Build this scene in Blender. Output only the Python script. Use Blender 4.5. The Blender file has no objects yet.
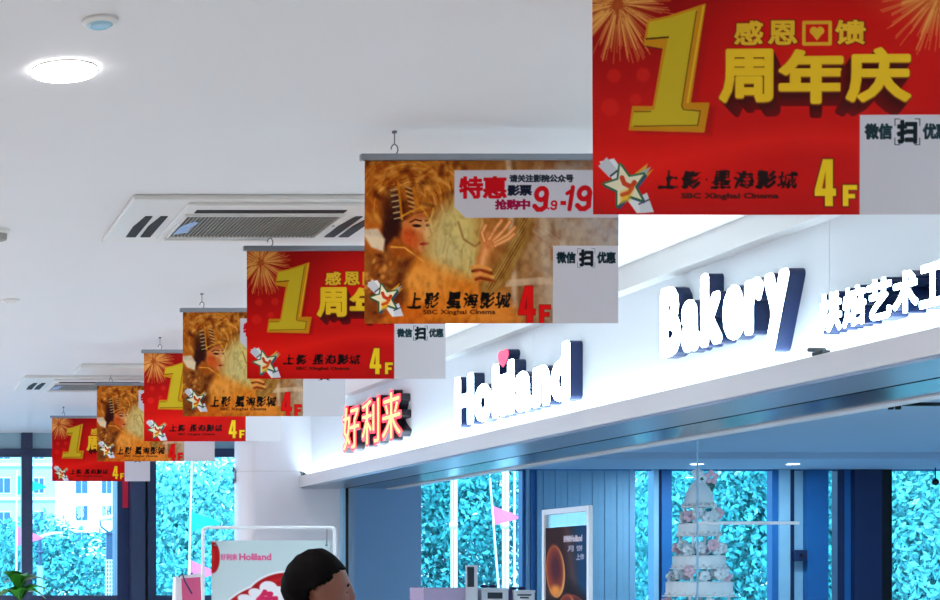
import bpy, bmesh, math, random
import numpy as np
from mathutils import Vector, Matrix

scene = bpy.context.scene
COL = scene.collection
random.seed(7)
RNG = np.random.default_rng(7)

# ------------------------------------------------------------------ camera
F = 1600.0            # focal length in pixels of the 940 x 600 frame
PX, PY = -150.0, 581.0  # principal point (the frame is an upper-right crop of a level shot)
EYE = 1.6
cam = bpy.data.cameras.new('camera')
cam.sensor_width = 36.0
cam.lens = F / 940.0 * 36.0
cam.shift_x = (470.0 - PX) / 940.0
cam.shift_y = (PY - 300.0) / 940.0
cam.clip_start = 0.05
cam.clip_end = 600
camo = bpy.data.objects.new('camera', cam)
COL.objects.link(camo)
camo.location = (0, 0, EYE)
camo.rotation_euler = (math.pi / 2, 0, 0)
scene.camera = camo

# ------------------------------------------------------------------ world, sun, exposure
world = bpy.data.worlds.new('overcast_sky')
scene.world = world
world.use_nodes = True
bg = world.node_tree.nodes['Background']
bg.inputs[0].default_value = (0.48, 0.71, 1.0, 1)
bg.inputs[1].default_value = 5.6
sun = bpy.data.lights.new('sun', 'SUN')
sun.energy = 8.2
sun.angle = math.radians(6)
sun.color = (0.74, 0.92, 1.0)
suno = bpy.data.objects.new('sun', sun)
COL.objects.link(suno)
suno.rotation_euler = (math.radians(48), 0, math.radians(-22))
vs = scene.view_settings
vs.view_transform = 'Standard'
vs.look = 'None'
vs.exposure = 0.0
vs.gamma = 1.0
vs.use_curve_mapping = False
DOWNLIGHT_POWER = 27.0      # front of the hall; the added rows towards the windows are stronger and cooler
SHOP_LIGHT_POWER = 52.0


# ------------------------------------------------------------------ helpers
def P(px, py, Y):
    """point on the plane y = Y that a photo pixel looks at"""
    return ((px - PX) / F * Y, Y, EYE + (PY - py) / F * Y)


def PXX(px, Y):
    return (px - PX) / F * Y


def lin(c):
    c = np.asarray(c, dtype=float) / 255.0
    return np.where(c <= 0.04045, c / 12.92, ((c + 0.055) / 1.055) ** 2.4)


MATS = {}


def mat(name, rgb, rough=0.5, metal=0.0, var=0.04, scale=30.0, emit=None, estr=0.0, bump=0.0, spec=0.5):
    m = bpy.data.materials.new(name)
    m.use_nodes = True
    nt = m.node_tree
    b = nt.nodes['Principled BSDF']
    c = [float(v) for v in lin(rgb)]
    b.inputs['Roughness'].default_value = rough
    b.inputs['Metallic'].default_value = metal
    b.inputs['Specular IOR Level'].default_value = spec
    if var > 0:
        tc = nt.nodes.new('ShaderNodeTexCoord')
        n = nt.nodes.new('ShaderNodeTexNoise')
        n.inputs['Scale'].default_value = scale
        n.inputs['Detail'].default_value = 3
        mix = nt.nodes.new('ShaderNodeMix')
        mix.data_type = 'RGBA'
        mix.inputs[6].default_value = (*[max(0, v * (1 - var)) for v in c], 1)
        mix.inputs[7].default_value = (*[min(1, v * (1 + var)) for v in c], 1)
        nt.links.new(tc.outputs['Object'], n.inputs['Vector'])
        nt.links.new(n.outputs['Fac'], mix.inputs[0])
        nt.links.new(mix.outputs[2], b.inputs['Base Color'])
        if bump > 0:
            bp = nt.nodes.new('ShaderNodeBump')
            bp.inputs['Strength'].default_value = bump
            nt.links.new(n.outputs['Fac'], bp.inputs['Height'])
            nt.links.new(bp.outputs['Normal'], b.inputs['Normal'])
    else:
        b.inputs['Base Color'].default_value = (*c, 1)
    if emit is not None:
        b.inputs['Emission Color'].default_value = (*emit, 1)
        b.inputs['Emission Strength'].default_value = estr
    MATS[name] = m
    return m


def print_mat(name, rough=0.45):
    m = bpy.data.materials.new(name)
    m.use_nodes = True
    nt = m.node_tree
    a = nt.nodes.new('ShaderNodeAttribute')
    a.attribute_name = 'print'
    b = nt.nodes['Principled BSDF']
    b.inputs['Roughness'].default_value = rough
    b.inputs['Specular IOR Level'].default_value = 0.12
    nt.links.new(a.outputs['Color'], b.inputs['Base Color'])
    MATS[name] = m
    return m


def glass_mat(name, tint, refl=0.6):
    m = bpy.data.materials.new(name)
    m.use_nodes = True
    nt = m.node_tree
    nt.nodes.clear()
    out = nt.nodes.new('ShaderNodeOutputMaterial')
    tr = nt.nodes.new('ShaderNodeBsdfTransparent')
    tr.inputs[0].default_value = (*tint, 1)
    gl = nt.nodes.new('ShaderNodeBsdfGlossy')
    gl.inputs['Roughness'].default_value = 0.01
    fr = nt.nodes.new('ShaderNodeFresnel')
    fr.inputs[0].default_value = 1.45
    mu = nt.nodes.new('ShaderNodeMath')
    mu.operation = 'MULTIPLY'
    mu.inputs[1].default_value = refl
    mx = nt.nodes.new('ShaderNodeMixShader')
    nt.links.new(fr.outputs[0], mu.inputs[0])
    nt.links.new(mu.outputs[0], mx.inputs[0])
    nt.links.new(tr.outputs[0], mx.inputs[1])
    nt.links.new(gl.outputs[0], mx.inputs[2])
    nt.links.new(mx.outputs[0], out.inputs[0])
    MATS[name] = m
    return m


class MB:
    """collects shapes in world coordinates, then links them as one mesh"""

    def __init__(self):
        self.v, self.f, self.smooth = [], [], False

    def add(self, vs_, fs):
        o = len(self.v)
        self.v += [tuple(p) for p in vs_]
        self.f += [tuple(i + o for i in f) for f in fs]
        return self

    def box(self, x0, x1, y0, y1, z0, z1, bev=0.0):
        if bev <= 0:
            v = [(x, y, z) for x in (x0, x1) for y in (y0, y1) for z in (z0, z1)]
            return self.add(v, [(0, 1, 3, 2), (4, 6, 7, 5), (0, 4, 5, 1), (2, 3, 7, 6), (0, 2, 6, 4), (1, 5, 7, 3)])
        bm = bmesh.new()
        bmesh.ops.create_cube(bm, size=1)
        for q in bm.verts:
            q.co = ((x0 + x1) / 2 + q.co.x * (x1 - x0), (y0 + y1) / 2 + q.co.y * (y1 - y0), (z0 + z1) / 2 + q.co.z * (z1 - z0))
        bmesh.ops.bevel(bm, geom=list(bm.edges), offset=bev, segments=2, affect='EDGES', profile=0.5)
        bm.verts.index_update()
        self.add([q.co.copy() for q in bm.verts], [[q.index for q in f.verts] for f in bm.faces])
        bm.free()
        return self

    def tube(self, pts, r, n=8, r1=None):
        pts = [Vector(p) for p in pts]
        k = len(pts)
        rings = []
        prev = None
        for i, p in enumerate(pts):
            d = (pts[min(i + 1, k - 1)] - pts[max(i - 1, 0)]).normalized()
            if prev is None:
                a = d.orthogonal().normalized()
            else:
                a = (prev - d * prev.dot(d)).normalized()
            prev = a
            b = d.cross(a)
            rr = r if r1 is None else r + (r1 - r) * i / (k - 1)
            rings.append([p + (a * math.cos(t) + b * math.sin(t)) * rr for t in [2 * math.pi * j / n for j in range(n)]])
        v = [q for ring in rings for q in ring]
        f = []
        for i in range(k - 1):
            for j in range(n):
                f.append((i * n + j, i * n + (j + 1) % n, (i + 1) * n + (j + 1) % n, (i + 1) * n + j))
        f.append(tuple(range(n - 1, -1, -1)))
        f.append(tuple((k - 1) * n + j for j in range(n)))
        return self.add(v, f)

    def lathe(self, prof, cx, cy, n=24, cap=True):
        """prof: list of (radius, z)"""
        v, f = [], []
        for r, z in prof:
            for j in range(n):
                t = 2 * math.pi * j / n
                v.append((cx + r * math.cos(t), cy + r * math.sin(t), z))
        for i in range(len(prof) - 1):
            for j in range(n):
                f.append((i * n + j, i * n + (j + 1) % n, (i + 1) * n + (j + 1) % n, (i + 1) * n + j))
        if cap:
            f.append(tuple(range(n - 1, -1, -1)))
            f.append(tuple((len(prof) - 1) * n + j for j in range(n)))
        return self.add(v, f)

    def prism(self, poly, axis, a, b):
        """2-D polygon extruded along an axis; poly in the other two axes, in order"""
        n = len(poly)

        def mk(p, t):
            if axis == 'x':
                return (t, p[0], p[1])
            if axis == 'y':
                return (p[0], t, p[1])
            return (p[0], p[1], t)
        v = [mk(p, a) for p in poly] + [mk(p, b) for p in poly]
        f = [tuple(range(n - 1, -1, -1)), tuple(range(n, 2 * n))]
        for i in range(n):
            j = (i + 1) % n
            f.append((i, j, n + j, n + i))
        return self.add(v, f)

    def sphere(self, c, r, n=12, m=8, s=(1, 1, 1)):
        v, f = [], []
        for i in range(m + 1):
            th = math.pi * i / m
            for j in range(n):
                ph = 2 * math.pi * j / n
                v.append((c[0] + r * s[0] * math.sin(th) * math.cos(ph), c[1] + r * s[1] * math.sin(th) * math.sin(ph), c[2] + r * s[2] * math.cos(th)))
        for i in range(m):
            for j in range(n):
                f.append((i * n + j, (i + 1) * n + j, (i + 1) * n + (j + 1) % n, i * n + (j + 1) % n))
        return self.add(v, f)

    def build(self, name, m, parent=None, smooth=False, origin=None, **props):
        org = Vector((0, 0, 0))
        if parent is not None:
            org = parent_org(parent)
        elif origin is not None:
            org = Vector(origin)
        me = bpy.data.meshes.new(name)
        me.from_pydata([tuple(Vector(p) - org) for p in self.v], [], self.f)
        bm = bmesh.new()
        bm.from_mesh(me)
        bmesh.ops.recalc_face_normals(bm, faces=list(bm.faces))
        bm.to_mesh(me)
        bm.free()
        if smooth:
            me.polygons.foreach_set('use_smooth', [True] * len(me.polygons))
        me.materials.append(MATS[m] if isinstance(m, str) else m)
        o = bpy.data.objects.new(name, me)
        COL.objects.link(o)
        if parent is not None:
            o.parent = parent
        elif origin is not None:
            o.location = origin
        for k, val in props.items():
            o[k] = val
        return o


def parent_org(o):
    p = Vector((0, 0, 0))
    while o is not None:
        p += Vector(o.location)
        o = o.parent
    return p


def thing(name, label, cat, loc, group=None):
    o = bpy.data.objects.new(name, None)
    COL.objects.link(o)
    o.empty_display_size = 0.1
    o.location = loc
    o['label'] = label
    o['category'] = cat
    if group:
        o['group'] = group
    return o


def struct(name, loc=(0, 0, 0)):
    o = bpy.data.objects.new(name, None)
    COL.objects.link(o)
    o.location = loc
    o['kind'] = 'structure'
    return o


def copy_tree(o, parent=None):
    c = o.copy()
    COL.objects.link(c)
    c.parent = parent
    for ch in list(o.children):
        copy_tree(ch, c)
    return c


# ------------------------------------------------------------------ glyphs as distance fields
GLYPH = {}


def glyph(ch):
    """outline segments and triangles of one character of Blender's built-in font"""
    if ch in GLYPH:
        return GLYPH[ch]
    cu = bpy.data.curves.new('glyph', 'FONT')
    cu.body = ch
    cu.size = 1.0
    cu.resolution_u = 3
    ob = bpy.data.objects.new('glyph', cu)
    COL.objects.link(ob)
    dg = bpy.context.evaluated_depsgraph_get()
    dg.update()
    me = bpy.data.meshes.new_from_object(ob.evaluated_get(dg))
    v = np.array([q.co[:2] for q in me.vertices]).reshape(-1, 2)
    me.calc_loop_triangles()
    tris = np.array([t.vertices[:] for t in me.loop_triangles])
    cnt = {}
    for p in me.polygons:
        for e in p.edge_keys:
            cnt[e] = cnt.get(e, 0) + 1
    seg = np.array([e for e, n in cnt.items() if n == 1])
    bpy.data.objects.remove(ob)
    bpy.data.curves.remove(cu)
    bpy.data.meshes.remove(me)
    g = (v[seg[:, 0]], v[seg[:, 1]], v[tris], v.min(0), v.max(0))
    GLYPH[ch] = g
    return g


def seg_dist(X, Y, A, B):
    d = np.full(X.shape, 1e9)
    for (ax, ay), (bx, by) in zip(A, B):
        ex, ey = bx - ax, by - ay
        L = ex * ex + ey * ey + 1e-12
        t = np.clip(((X - ax) * ex + (Y - ay) * ey) / L, 0, 1)
        d = np.minimum(d, (X - ax - t * ex) ** 2 + (Y - ay - t * ey) ** 2)
    return np.sqrt(d)


def glyph_sdf(ch, X, Y):
    """signed distance in font units, negative inside"""
    A, B, T, lo, hi = glyph(ch)
    d = seg_dist(X, Y, A, B)
    ins = np.zeros(X.shape, bool)
    for a, b, c in T:
        m = (X >= min(a[0], b[0], c[0])) & (X <= max(a[0], b[0], c[0])) & (Y >= min(a[1], b[1], c[1])) & (Y <= max(a[1], b[1], c[1]))
        if not m.any():
            continue
        x, y = X[m], Y[m]
        s1 = (b[0] - a[0]) * (y - a[1]) - (b[1] - a[1]) * (x - a[0])
        s2 = (c[0] - b[0]) * (y - b[1]) - (c[1] - b[1]) * (x - b[0])
        s3 = (a[0] - c[0]) * (y - c[1]) - (a[1] - c[1]) * (x - c[0])
        ins[m] |= ((s1 >= 0) & (s2 >= 0) & (s3 >= 0)) | ((s1 <= 0) & (s2 <= 0) & (s3 <= 0))
    return np.where(ins, -d, d)


def contour(S, xs, ys):
    """filled polygons of the region S < 0 on a grid (marching squares)"""
    verts, faces, idx = [], [], {}

    def vid(key, p):
        if key not in idx:
            idx[key] = len(verts)
            verts.append(p)
        return idx[key]
    ny, nx = S.shape
    for j in range(ny - 1):
        for i in range(nx - 1):
            cs = [(i, j), (i + 1, j), (i + 1, j + 1), (i, j + 1)]
            sv = [S[b, a] for a, b in cs]
            if min(sv) >= 0:
                continue
            poly = []
            for k in range(4):
                a, b = cs[k], cs[(k + 1) % 4]
                sa, sb = sv[k], sv[(k + 1) % 4]
                if sa < 0:
                    poly.append(vid(a, (xs[a[0]], ys[a[1]])))
                if (sa < 0) != (sb < 0):
                    t = sa / (sa - sb)
                    poly.append(vid((min(a, b), max(a, b)), (xs[a[0]] + t * (xs[b[0]] - xs[a[0]]), ys[a[1]] + t * (ys[b[1]] - ys[a[1]]))))
            if len(poly) >= 3:
                faces.append(tuple(poly))
    return verts, faces


def boundary(faces):
    cnt = {}
    for f in faces:
        for k in range(len(f)):
            a, b = f[k], f[(k + 1) % len(f)]
            cnt[(a, b)] = 1
    return [(a, b) for (a, b) in cnt if (b, a) not in cnt]


def letter_faces(sdf, lo, hi, n):
    h = (hi[1] - lo[1]) / n
    xs = np.arange(lo[0], hi[0] + h, h)
    ys = np.arange(lo[1], hi[1] + h, h)
    X, Y = np.meshgrid(xs, ys)
    return contour(sdf(X, Y), xs, ys)


# ------------------------------------------------------------------ printed pictures (flat print as colours on a fine mesh)
def vnoise(X, Y, seed=0):
    r = np.random.default_rng(seed)
    T = r.random((64, 64))
    xi, yi = np.floor(X).astype(int), np.floor(Y).astype(int)
    fx, fy = X - xi, Y - yi
    fx, fy = fx * fx * (3 - 2 * fx), fy * fy * (3 - 2 * fy)
    g = lambda a, b: T[b % 64, a % 64]
    return (g(xi, yi) * (1 - fx) + g(xi + 1, yi) * fx) * (1 - fy) + (g(xi, yi + 1) * (1 - fx) + g(xi + 1, yi + 1) * fx) * fy


def fbm(X, Y, seed=0, o=4):
    s, a, t = 0, 0.5, 0
    for k in range(o):
        s = s + a * vnoise(X * 2 ** k, Y * 2 ** k, seed + k)
        t += a
        a *= 0.5
    return s / t


class Canvas:
    """picture in its own units (y down), painted with soft-edged shapes"""

    def __init__(self, x0, y0, x1, y1, nx, ny, base):
        self.b = (x0, y0, x1, y1)
        self.X, self.Y = np.meshgrid(np.linspace(x0, x1, nx), np.linspace(y0, y1, ny))
        self.px = (x1 - x0) / (nx - 1)
        self.c = np.zeros((ny, nx, 3)) + np.array(base, float)

    def put(self, a, rgb):
        a = np.clip(a, 0, 1)[..., None]
        rgb = np.asarray(rgb, float)
        self.c = self.c * (1 - a) + rgb * a

    def sd(self, d, rgb, soft=None, alpha=1.0):
        soft = self.px if soft is None else soft
        self.put(np.clip(0.5 - d / soft, 0, 1) * alpha, rgb)

    def ell(self, cx, cy, rx, ry, rgb, rot=0, soft=None, alpha=1.0):
        c, s = math.cos(math.radians(rot)), math.sin(math.radians(rot))
        dx, dy = self.X - cx, self.Y - cy
        u, v = dx * c + dy * s, -dx * s + dy * c
        d = (np.sqrt((u / rx) ** 2 + (v / ry) ** 2) - 1) * min(rx, ry)
        self.sd(d, rgb, soft, alpha)

    def poly(self, pts, rgb, soft=None, alpha=1.0, grow=0.0):
        pts = np.array(pts, float)
        d = seg_dist(self.X, self.Y, pts, np.roll(pts, -1, 0))
        ins = np.zeros(self.X.shape, bool)
        for (ax, ay), (bx, by) in zip(pts, np.roll(pts, -1, 0)):
            if ay == by:
                continue
            m = ((ay > self.Y) != (by > self.Y)) & (self.X < (bx - ax) * (self.Y - ay) / (by - ay) + ax)
            ins ^= m
        self.sd(np.where(ins, -d, d) - grow, rgb, soft, alpha)

    def line(self, pts, w, rgb, soft=None, alpha=1.0):
        pts = np.array(pts, float)
        d = seg_dist(self.X, self.Y, pts[:-1], pts[1:])
        self.sd(d - w / 2, rgb, soft, alpha)

    def char(self, ch, x0, y0, x1, y1, rgb, bold=0.0, skew=0.0, alpha=1.0, brush=0.0):
        A, B, T, lo, hi = glyph(ch)
        sx, sy = (x1 - x0) / (hi[0] - lo[0]), (y1 - y0) / (hi[1] - lo[1])
        pad = 0.1 * (y1 - y0) + 2 * self.px
        bx0, by0, bx1, by1 = self.b
        ny, nx = self.X.shape
        i0 = max(0, int((x0 - pad - abs(skew) * (y1 - y0) - bx0) / (bx1 - bx0) * (nx - 1)))
        i1 = min(nx, int((x1 + pad + abs(skew) * (y1 - y0) - bx0) / (bx1 - bx0) * (nx - 1)) + 2)
        j0 = max(0, int((y0 - pad - by0) / (by1 - by0) * (ny - 1)))
        j1 = min(ny, int((y1 + pad - by0) / (by1 - by0) * (ny - 1)) + 2)
        if i1 <= i0 or j1 <= j0:
            return
        X, Y = self.X[j0:j1, i0:i1], self.Y[j0:j1, i0:i1]
        X = X - skew * ((y0 + y1) / 2 - Y)
        d = glyph_sdf(ch, lo[0] + (X - x0) / sx, hi[1] - (Y - y0) / sy) * min(sx, sy)
        if brush:
            q = (y1 - y0) / 5.0
            d = d - brush * (vnoise(X / q + 3, Y / (q * 1.4) + ord(ch) % 50, 4) * 3.4 - 1.5)
        a = np.clip(0.5 - (d - bold) / self.px, 0, 1)[..., None] * alpha
        self.c[j0:j1, i0:i1] = self.c[j0:j1, i0:i1] * (1 - a) + np.array(rgb, float) * a

    def text(self, s, x0, y0, x1, y1, rgb, bold=0.0, gap=0.12, skew=0.0, square=True, alpha=1.0):
        """lay a string out in a box; square = every character fills an equal cell"""
        n = len(s)
        if square:
            w = (x1 - x0) / (n + gap * (n - 1))
            for i, ch in enumerate(s):
                if ch != ' ':
                    a = x0 + i * w * (1 + gap)
                    self.char(ch, a, y0, a + w, y1, rgb, bold, skew, alpha)
        else:
            ws = [(glyph(c)[4] - glyph(c)[3]) if c != ' ' else np.array([0.25, 0]) for c in s]
            lo = min(glyph(c)[3][1] for c in s if c != ' ')
            hi = max(glyph(c)[4][1] for c in s if c != ' ')
            g = 0.1
            tot = sum(w[0] for w in ws) + g * (n - 1)
            k = (x1 - x0) / tot
            ky = (y1 - y0) / (hi - lo)
            a = x0
            for ch, w in zip(s, ws):
                if ch != ' ':
                    gl = glyph(ch)
                    self.char(ch, a, y0 + (hi - gl[4][1]) * ky, a + w[0] * k, y0 + (hi - gl[3][1]) * ky, rgb, bold, skew, alpha)
                a += (w[0] + g) * k

    def mesh(self, name, w, h, m, wob=0.0, plane='xz', seed=0):
        """mesh of width w and height h, origin at the lower left corner"""
        ny, nx = self.X.shape
        u = np.linspace(0, w, nx)
        z = np.linspace(h, 0, ny)
        U, Z = np.meshgrid(u, z)
        Wv = wob * (np.sin(U / w * 5.1 + seed) * 0.6 + np.sin(U / w * 2.3 + Z / h * 1.7 + seed)) if wob else np.zeros_like(U)
        if plane == 'xz':
            co = np.stack([U, Wv, Z], -1)
        else:      # 'yz' with the picture reading towards -y, facing -x
            co = np.stack([Wv, -U, Z], -1)
        me = bpy.data.meshes.new(name)
        nv, nf = nx * ny, (nx - 1) * (ny - 1)
        me.vertices.add(nv)
        me.vertices.foreach_set('co', co.reshape(-1).astype(np.float32))
        J, I = np.meshgrid(np.arange(ny - 1), np.arange(nx - 1), indexing='ij')
        a = (J * nx + I).reshape(-1)
        q = np.stack([a, a + nx, a + nx + 1, a + 1], -1).astype(np.int32)
        me.loops.add(nf * 4)
        me.loops.foreach_set('vertex_index', q.reshape(-1))
        me.polygons.add(nf)
        me.polygons.foreach_set('loop_start', np.arange(0, nf * 4, 4, dtype=np.int32))
        me.update(calc_edges=True)
        at = me.color_attributes.new('print', 'FLOAT_COLOR', 'POINT')
        c4 = np.ones((nv, 4), np.float32)
        c4[:, :3] = lin(np.clip(self.c, 0, 255)).reshape(-1, 3)
        at.data.foreach_set('color', c4.reshape(-1))
        me.polygons.foreach_set('use_smooth', np.ones(nf, bool))
        me.materials.append(MATS[m])
        return me


# ------------------------------------------------------------------ materials
mat('ceiling_paint', (226, 225, 224), 0.9, var=0.015, scale=3)
mat('wall_white', (232, 232, 234), 0.75, var=0.015, scale=2)
mat('sign_panel', (226, 232, 238), 0.35, var=0.015, scale=2)
mat('column_panel', (232, 233, 238), 0.4, var=0.01, scale=2)
mat('lip_panel', (214, 212, 214), 0.4, var=0.02, scale=3)
mat('floor_tile', (206, 201, 201), 0.25, var=0.05, scale=4)
mat('brushed_steel', (140, 150, 164), 0.28, 0.75, var=0.12, scale=1.5)
mat('dark_steel', (88, 88, 92), 0.2, 0.85, var=0.15, scale=1.5)
mat('black_metal', (14, 15, 18), 0.35, 0.3)
mat('frame_dark', (50, 60, 88), 0.4, 0.0, var=0.1, scale=6)
mat('frame_navy', (22, 40, 84), 0.4, 0.0, var=0.1, scale=6)
mat('frame_blue', (34, 106, 172), 0.4, 0.0, var=0.1, scale=6)
mat('frame_light', (150, 198, 226), 0.35, 0.0, var=0.1, scale=6)
mat('spandrel', (150, 184, 194), 0.3, var=0.05)
mat('shop_wall', (176, 202, 228), 0.7, var=0.03, scale=3)
mat('shop_ceiling', (178, 206, 230), 0.9, var=0.02, scale=3)
mat('blind', (128, 176, 208), 0.7, var=0.06, scale=8)
glass_mat('window_glass', (0.70, 0.92, 1.0), 0.8)
glass_mat('clear_glass', (0.95, 0.98, 0.99), 0.8)
mat('white_plastic', (222, 220, 214), 0.45, var=0.02)
mat('vent_dark', (28, 28, 30), 0.6)
mat('slat_grey', (150, 146, 138), 0.5)
mat('slot_dark', (16, 15, 16), 0.7)
mat('sticker_blue', (150, 178, 232), 0.5, var=0.5, scale=60)
mat('rod_alu', (150, 156, 164), 0.3, 0.7)
mat('hook_grey', (120, 122, 126), 0.4, 0.6)
mat('letter_side', (18, 36, 78), 0.3, 0.1)
mat('letter_side_dark', (30, 24, 34), 0.3, 0.1)
mat('letter_white', (255, 255, 255), 0.4, var=0, emit=(0.66, 0.89, 1.0), estr=20.0)
mat('letter_red', (255, 40, 20), 0.4, var=0, emit=(1.0, 0.02, 0.04), estr=4.5)
mat('letter_orange', (255, 120, 40), 0.4, var=0, emit=(1.0, 0.34, 0.12), estr=3.2)
mat('letter_pink', (255, 70, 110), 0.4, var=0, emit=(1.0, 0.06, 0.12), estr=1.5)
mat('led', (255, 255, 255), 0.4, var=0, emit=(0.66, 0.88, 1.0), estr=36.0)
mat('lamp_disc', (255, 255, 255), 0.4, var=0, emit=(1.0, 0.97, 1.0), estr=25.0)
mat('shop_lamp_disc', (255, 255, 255), 0.4, var=0, emit=(0.92, 0.97, 1.0), estr=12.0)
mat('lens_blue', (150, 190, 205), 0.1, var=0.02)
mat('white_metal', (236, 238, 242), 0.35, 0.0, var=0.02)
mat('hair_black', (9, 8, 10), 0.75, var=0.3, scale=60, bump=0.3, spec=0.04)
mat('skin', (124, 70, 48), 0.5, var=0.06, scale=20)
mat('jacket', (36, 38, 48), 0.8, var=0.1)
mat('trousers', (40, 44, 60), 0.8, var=0.1)
mat('eye_white', (220, 215, 208), 0.3)
mat('leaf_indoor', (56, 146, 44), 0.3, var=0.4, scale=6)
mat('stem_green', (84, 130, 66), 0.5)
mat('pot_white', (214, 212, 206), 0.35)
mat('soil', (50, 38, 30), 0.95, var=0.3)
mat('leaf_tree', (62, 152, 150), 0.35, var=0.55, scale=2.5)
mat('leaf_tree_pale', (96, 180, 176), 0.35, var=0.55, scale=2.5)
mat('bark', (96, 84, 74), 0.9, var=0.3, scale=6)
mat('ground_out', (150, 158, 158), 0.9, var=0.15, scale=0.4)
mat('facade_pale', (170, 186, 194), 0.8, var=0.05, scale=0.3)
mat('facade_white', (236, 238, 238), 0.8, var=0.04, scale=0.3)
mat('facade_ledge', (226, 230, 232), 0.8)
mat('facade_pane', (56, 88, 112), 0.15, var=0.2, scale=0.5)
mat('post_dark', (58, 74, 96), 0.5, 0.2)
mat('post_white', (240, 244, 246), 0.4)
mat('flag_green', (14, 176, 140), 0.8)
mat('flag_pink', (232, 104, 150), 0.8)
mat('red_paper', (222, 24, 62), 0.7)
mat('cake_icing', (230, 244, 250), 0.5, var=0.03)
mat('cake_pink', (236, 200, 216), 0.5, var=0.2)
mat('cake_leaf', (60, 110, 100), 0.6)
mat('board', (232, 240, 244), 0.3)
mat('carton', (232, 232, 236), 0.5)
mat('lilac', (198, 178, 208), 0.5)
mat('bow_purple', (50, 30, 90), 0.5)
mat('label_dark', (24, 30, 46), 0.4)
mat('bag_paper', (238, 236, 240), 0.6)
mat('bag_pink', (226, 96, 140), 0.6)
print_mat('banner_print')
print_mat('poster_print', 0.7)

CEIL = 3.2          # main ceiling
YB = 17.3           # window wall at the back
XL, XR = -6.0, 14.5
YN = -3.0
LIPX, WALLX, FACEX = 3.9, 4.01, 3.94
LIPT, LIPB = EYE + 0.911, EYE + 0.815
YE = 13.9           # end of the shop front
SHOPC = EYE + 1.26  # shop ceiling

# ------------------------------------------------------------------ setting
MB().box(XL, XR, YN, YB + 0.2, -0.1, 0).build('floor', 'floor_tile', kind='structure')
MB().box(XL, WALLX + 0.4, YN, YB + 0.3, CEIL, CEIL + 0.25).build('ceiling', 'ceiling_paint', kind='structure')
MB().box(WALLX + 0.4, XR, YN, YB + 0.3, SHOPC, CEIL + 0.25).build('ceiling_shop', 'shop_ceiling', kind='structure')
MB().box(XL - 0.2, XL, YN, YB + 0.2, 0, CEIL).build('wall_left', 'wall_white', kind='structure')
MB().box(XL, XR, YN - 0.2, YN, 0, CEIL).build('wall_near', 'wall_white', kind='structure')
MB().box(XR, XR + 0.2, YN, YB + 0.2, 0, CEIL).build('wall_right', 'shop_wall', kind='structure')
# dropped strip of ceiling along the shop windows
MB().box(WALLX + 0.55, XR, 15.7, YB - 0.1, EYE + 1.2, SHOPC).build('ceiling_strip', 'shop_ceiling', kind='structure')

# sign wall above the shop front: a bulkhead clad in panels with open joints
wall = struct('wall_sign', (WALLX, 5, LIPB))
MB().box(WALLX + 0.012, WALLX + 0.4, YN, YE, LIPB + 0.02, CEIL).build('backing', 'sign_panel', wall)
ys = [YN, 0.9, 3.72, 6.55, 9.38, 12.2, YE]
for a, b in zip(ys[:-1], ys[1:]):
    MB().box(WALLX, WALLX + 0.012, a + 0.0015, b - 0.0015, LIPB + 0.02, CEIL - 0.002).build('panel', 'sign_panel', wall)
MB().box(3.925, WALLX, YN, YE, EYE + 1.478, CEIL).build('trim_1', 'ceiling_paint', kind='structure')   # cornice
# projecting lip with a light trough behind its front edge
lip = MB()
lip.box(LIPX, LIPX + 0.02, YN, YE, LIPB, LIPT)
lip.box(LIPX + 0.02, WALLX, YN, YE, LIPB + 0.002, LIPB + 0.02)
lip.build('trim_2', 'lip_panel', kind='structure')
for k in range(8):
    a = YN + k * (YE - YN) / 8
    s = MB().box(LIPX + 0.035, LIPX + 0.065, a + 0.02, a + (YE - YN) / 8 - 0.02, LIPB + 0.02, LIPB + 0.032).build(
        'light_strip', 'led', origin=(LIPX + 0.05, a + 1, LIPB + 0.02))
    s['label'] = 'cool white light strip hidden in the trough along the foot of the sign wall'
    s['category'] = 'light strip'
    s['group'] = 'light strips in the sign trough'
# soffits behind the lip
MB().box(LIPX + 0.02, 4.285, YN, YE, LIPB - 0.012, LIPB + 0.002).build('trim_3', 'brushed_steel', kind='structure')
MB().box(4.285, 4.315, YN, YE, LIPB - 0.006, LIPB + 0.05).build('trim_4', 'black_metal', kind='structure')
MB().box(4.315, 4.66, YN, YE, LIPB - 0.012, LIPB + 0.05).build('trim_5', 'dark_steel', kind='structure')
MB().box(4.66, 4.76, YN, YE, LIPB - 0.02, SHOPC).build('trim_6', 'lip_panel', kind='structure')
MB().box(WALLX + 0.4, 4.66, YN, YE, LIPB + 0.05, SHOPC).build('trim_7', 'lip_panel', kind='structure')

# white clad wall end with a rounded edge, at the far end of the shop front
col = struct('wall_column', (3.8, YE, 0))


def column_poly(g):
    pts = [(4.28 - g, YE + g), (4.28 - g, YE + 0.22 - g), (3.393 + g, YE + 0.22 - g)]
    r = 0.16 - g
    for k in range(9):
        t = math.pi + math.pi / 2 * k / 8
        pts.append((3.553 + r * math.cos(t), YE + 0.16 + r * math.sin(t)))
    return pts


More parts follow.
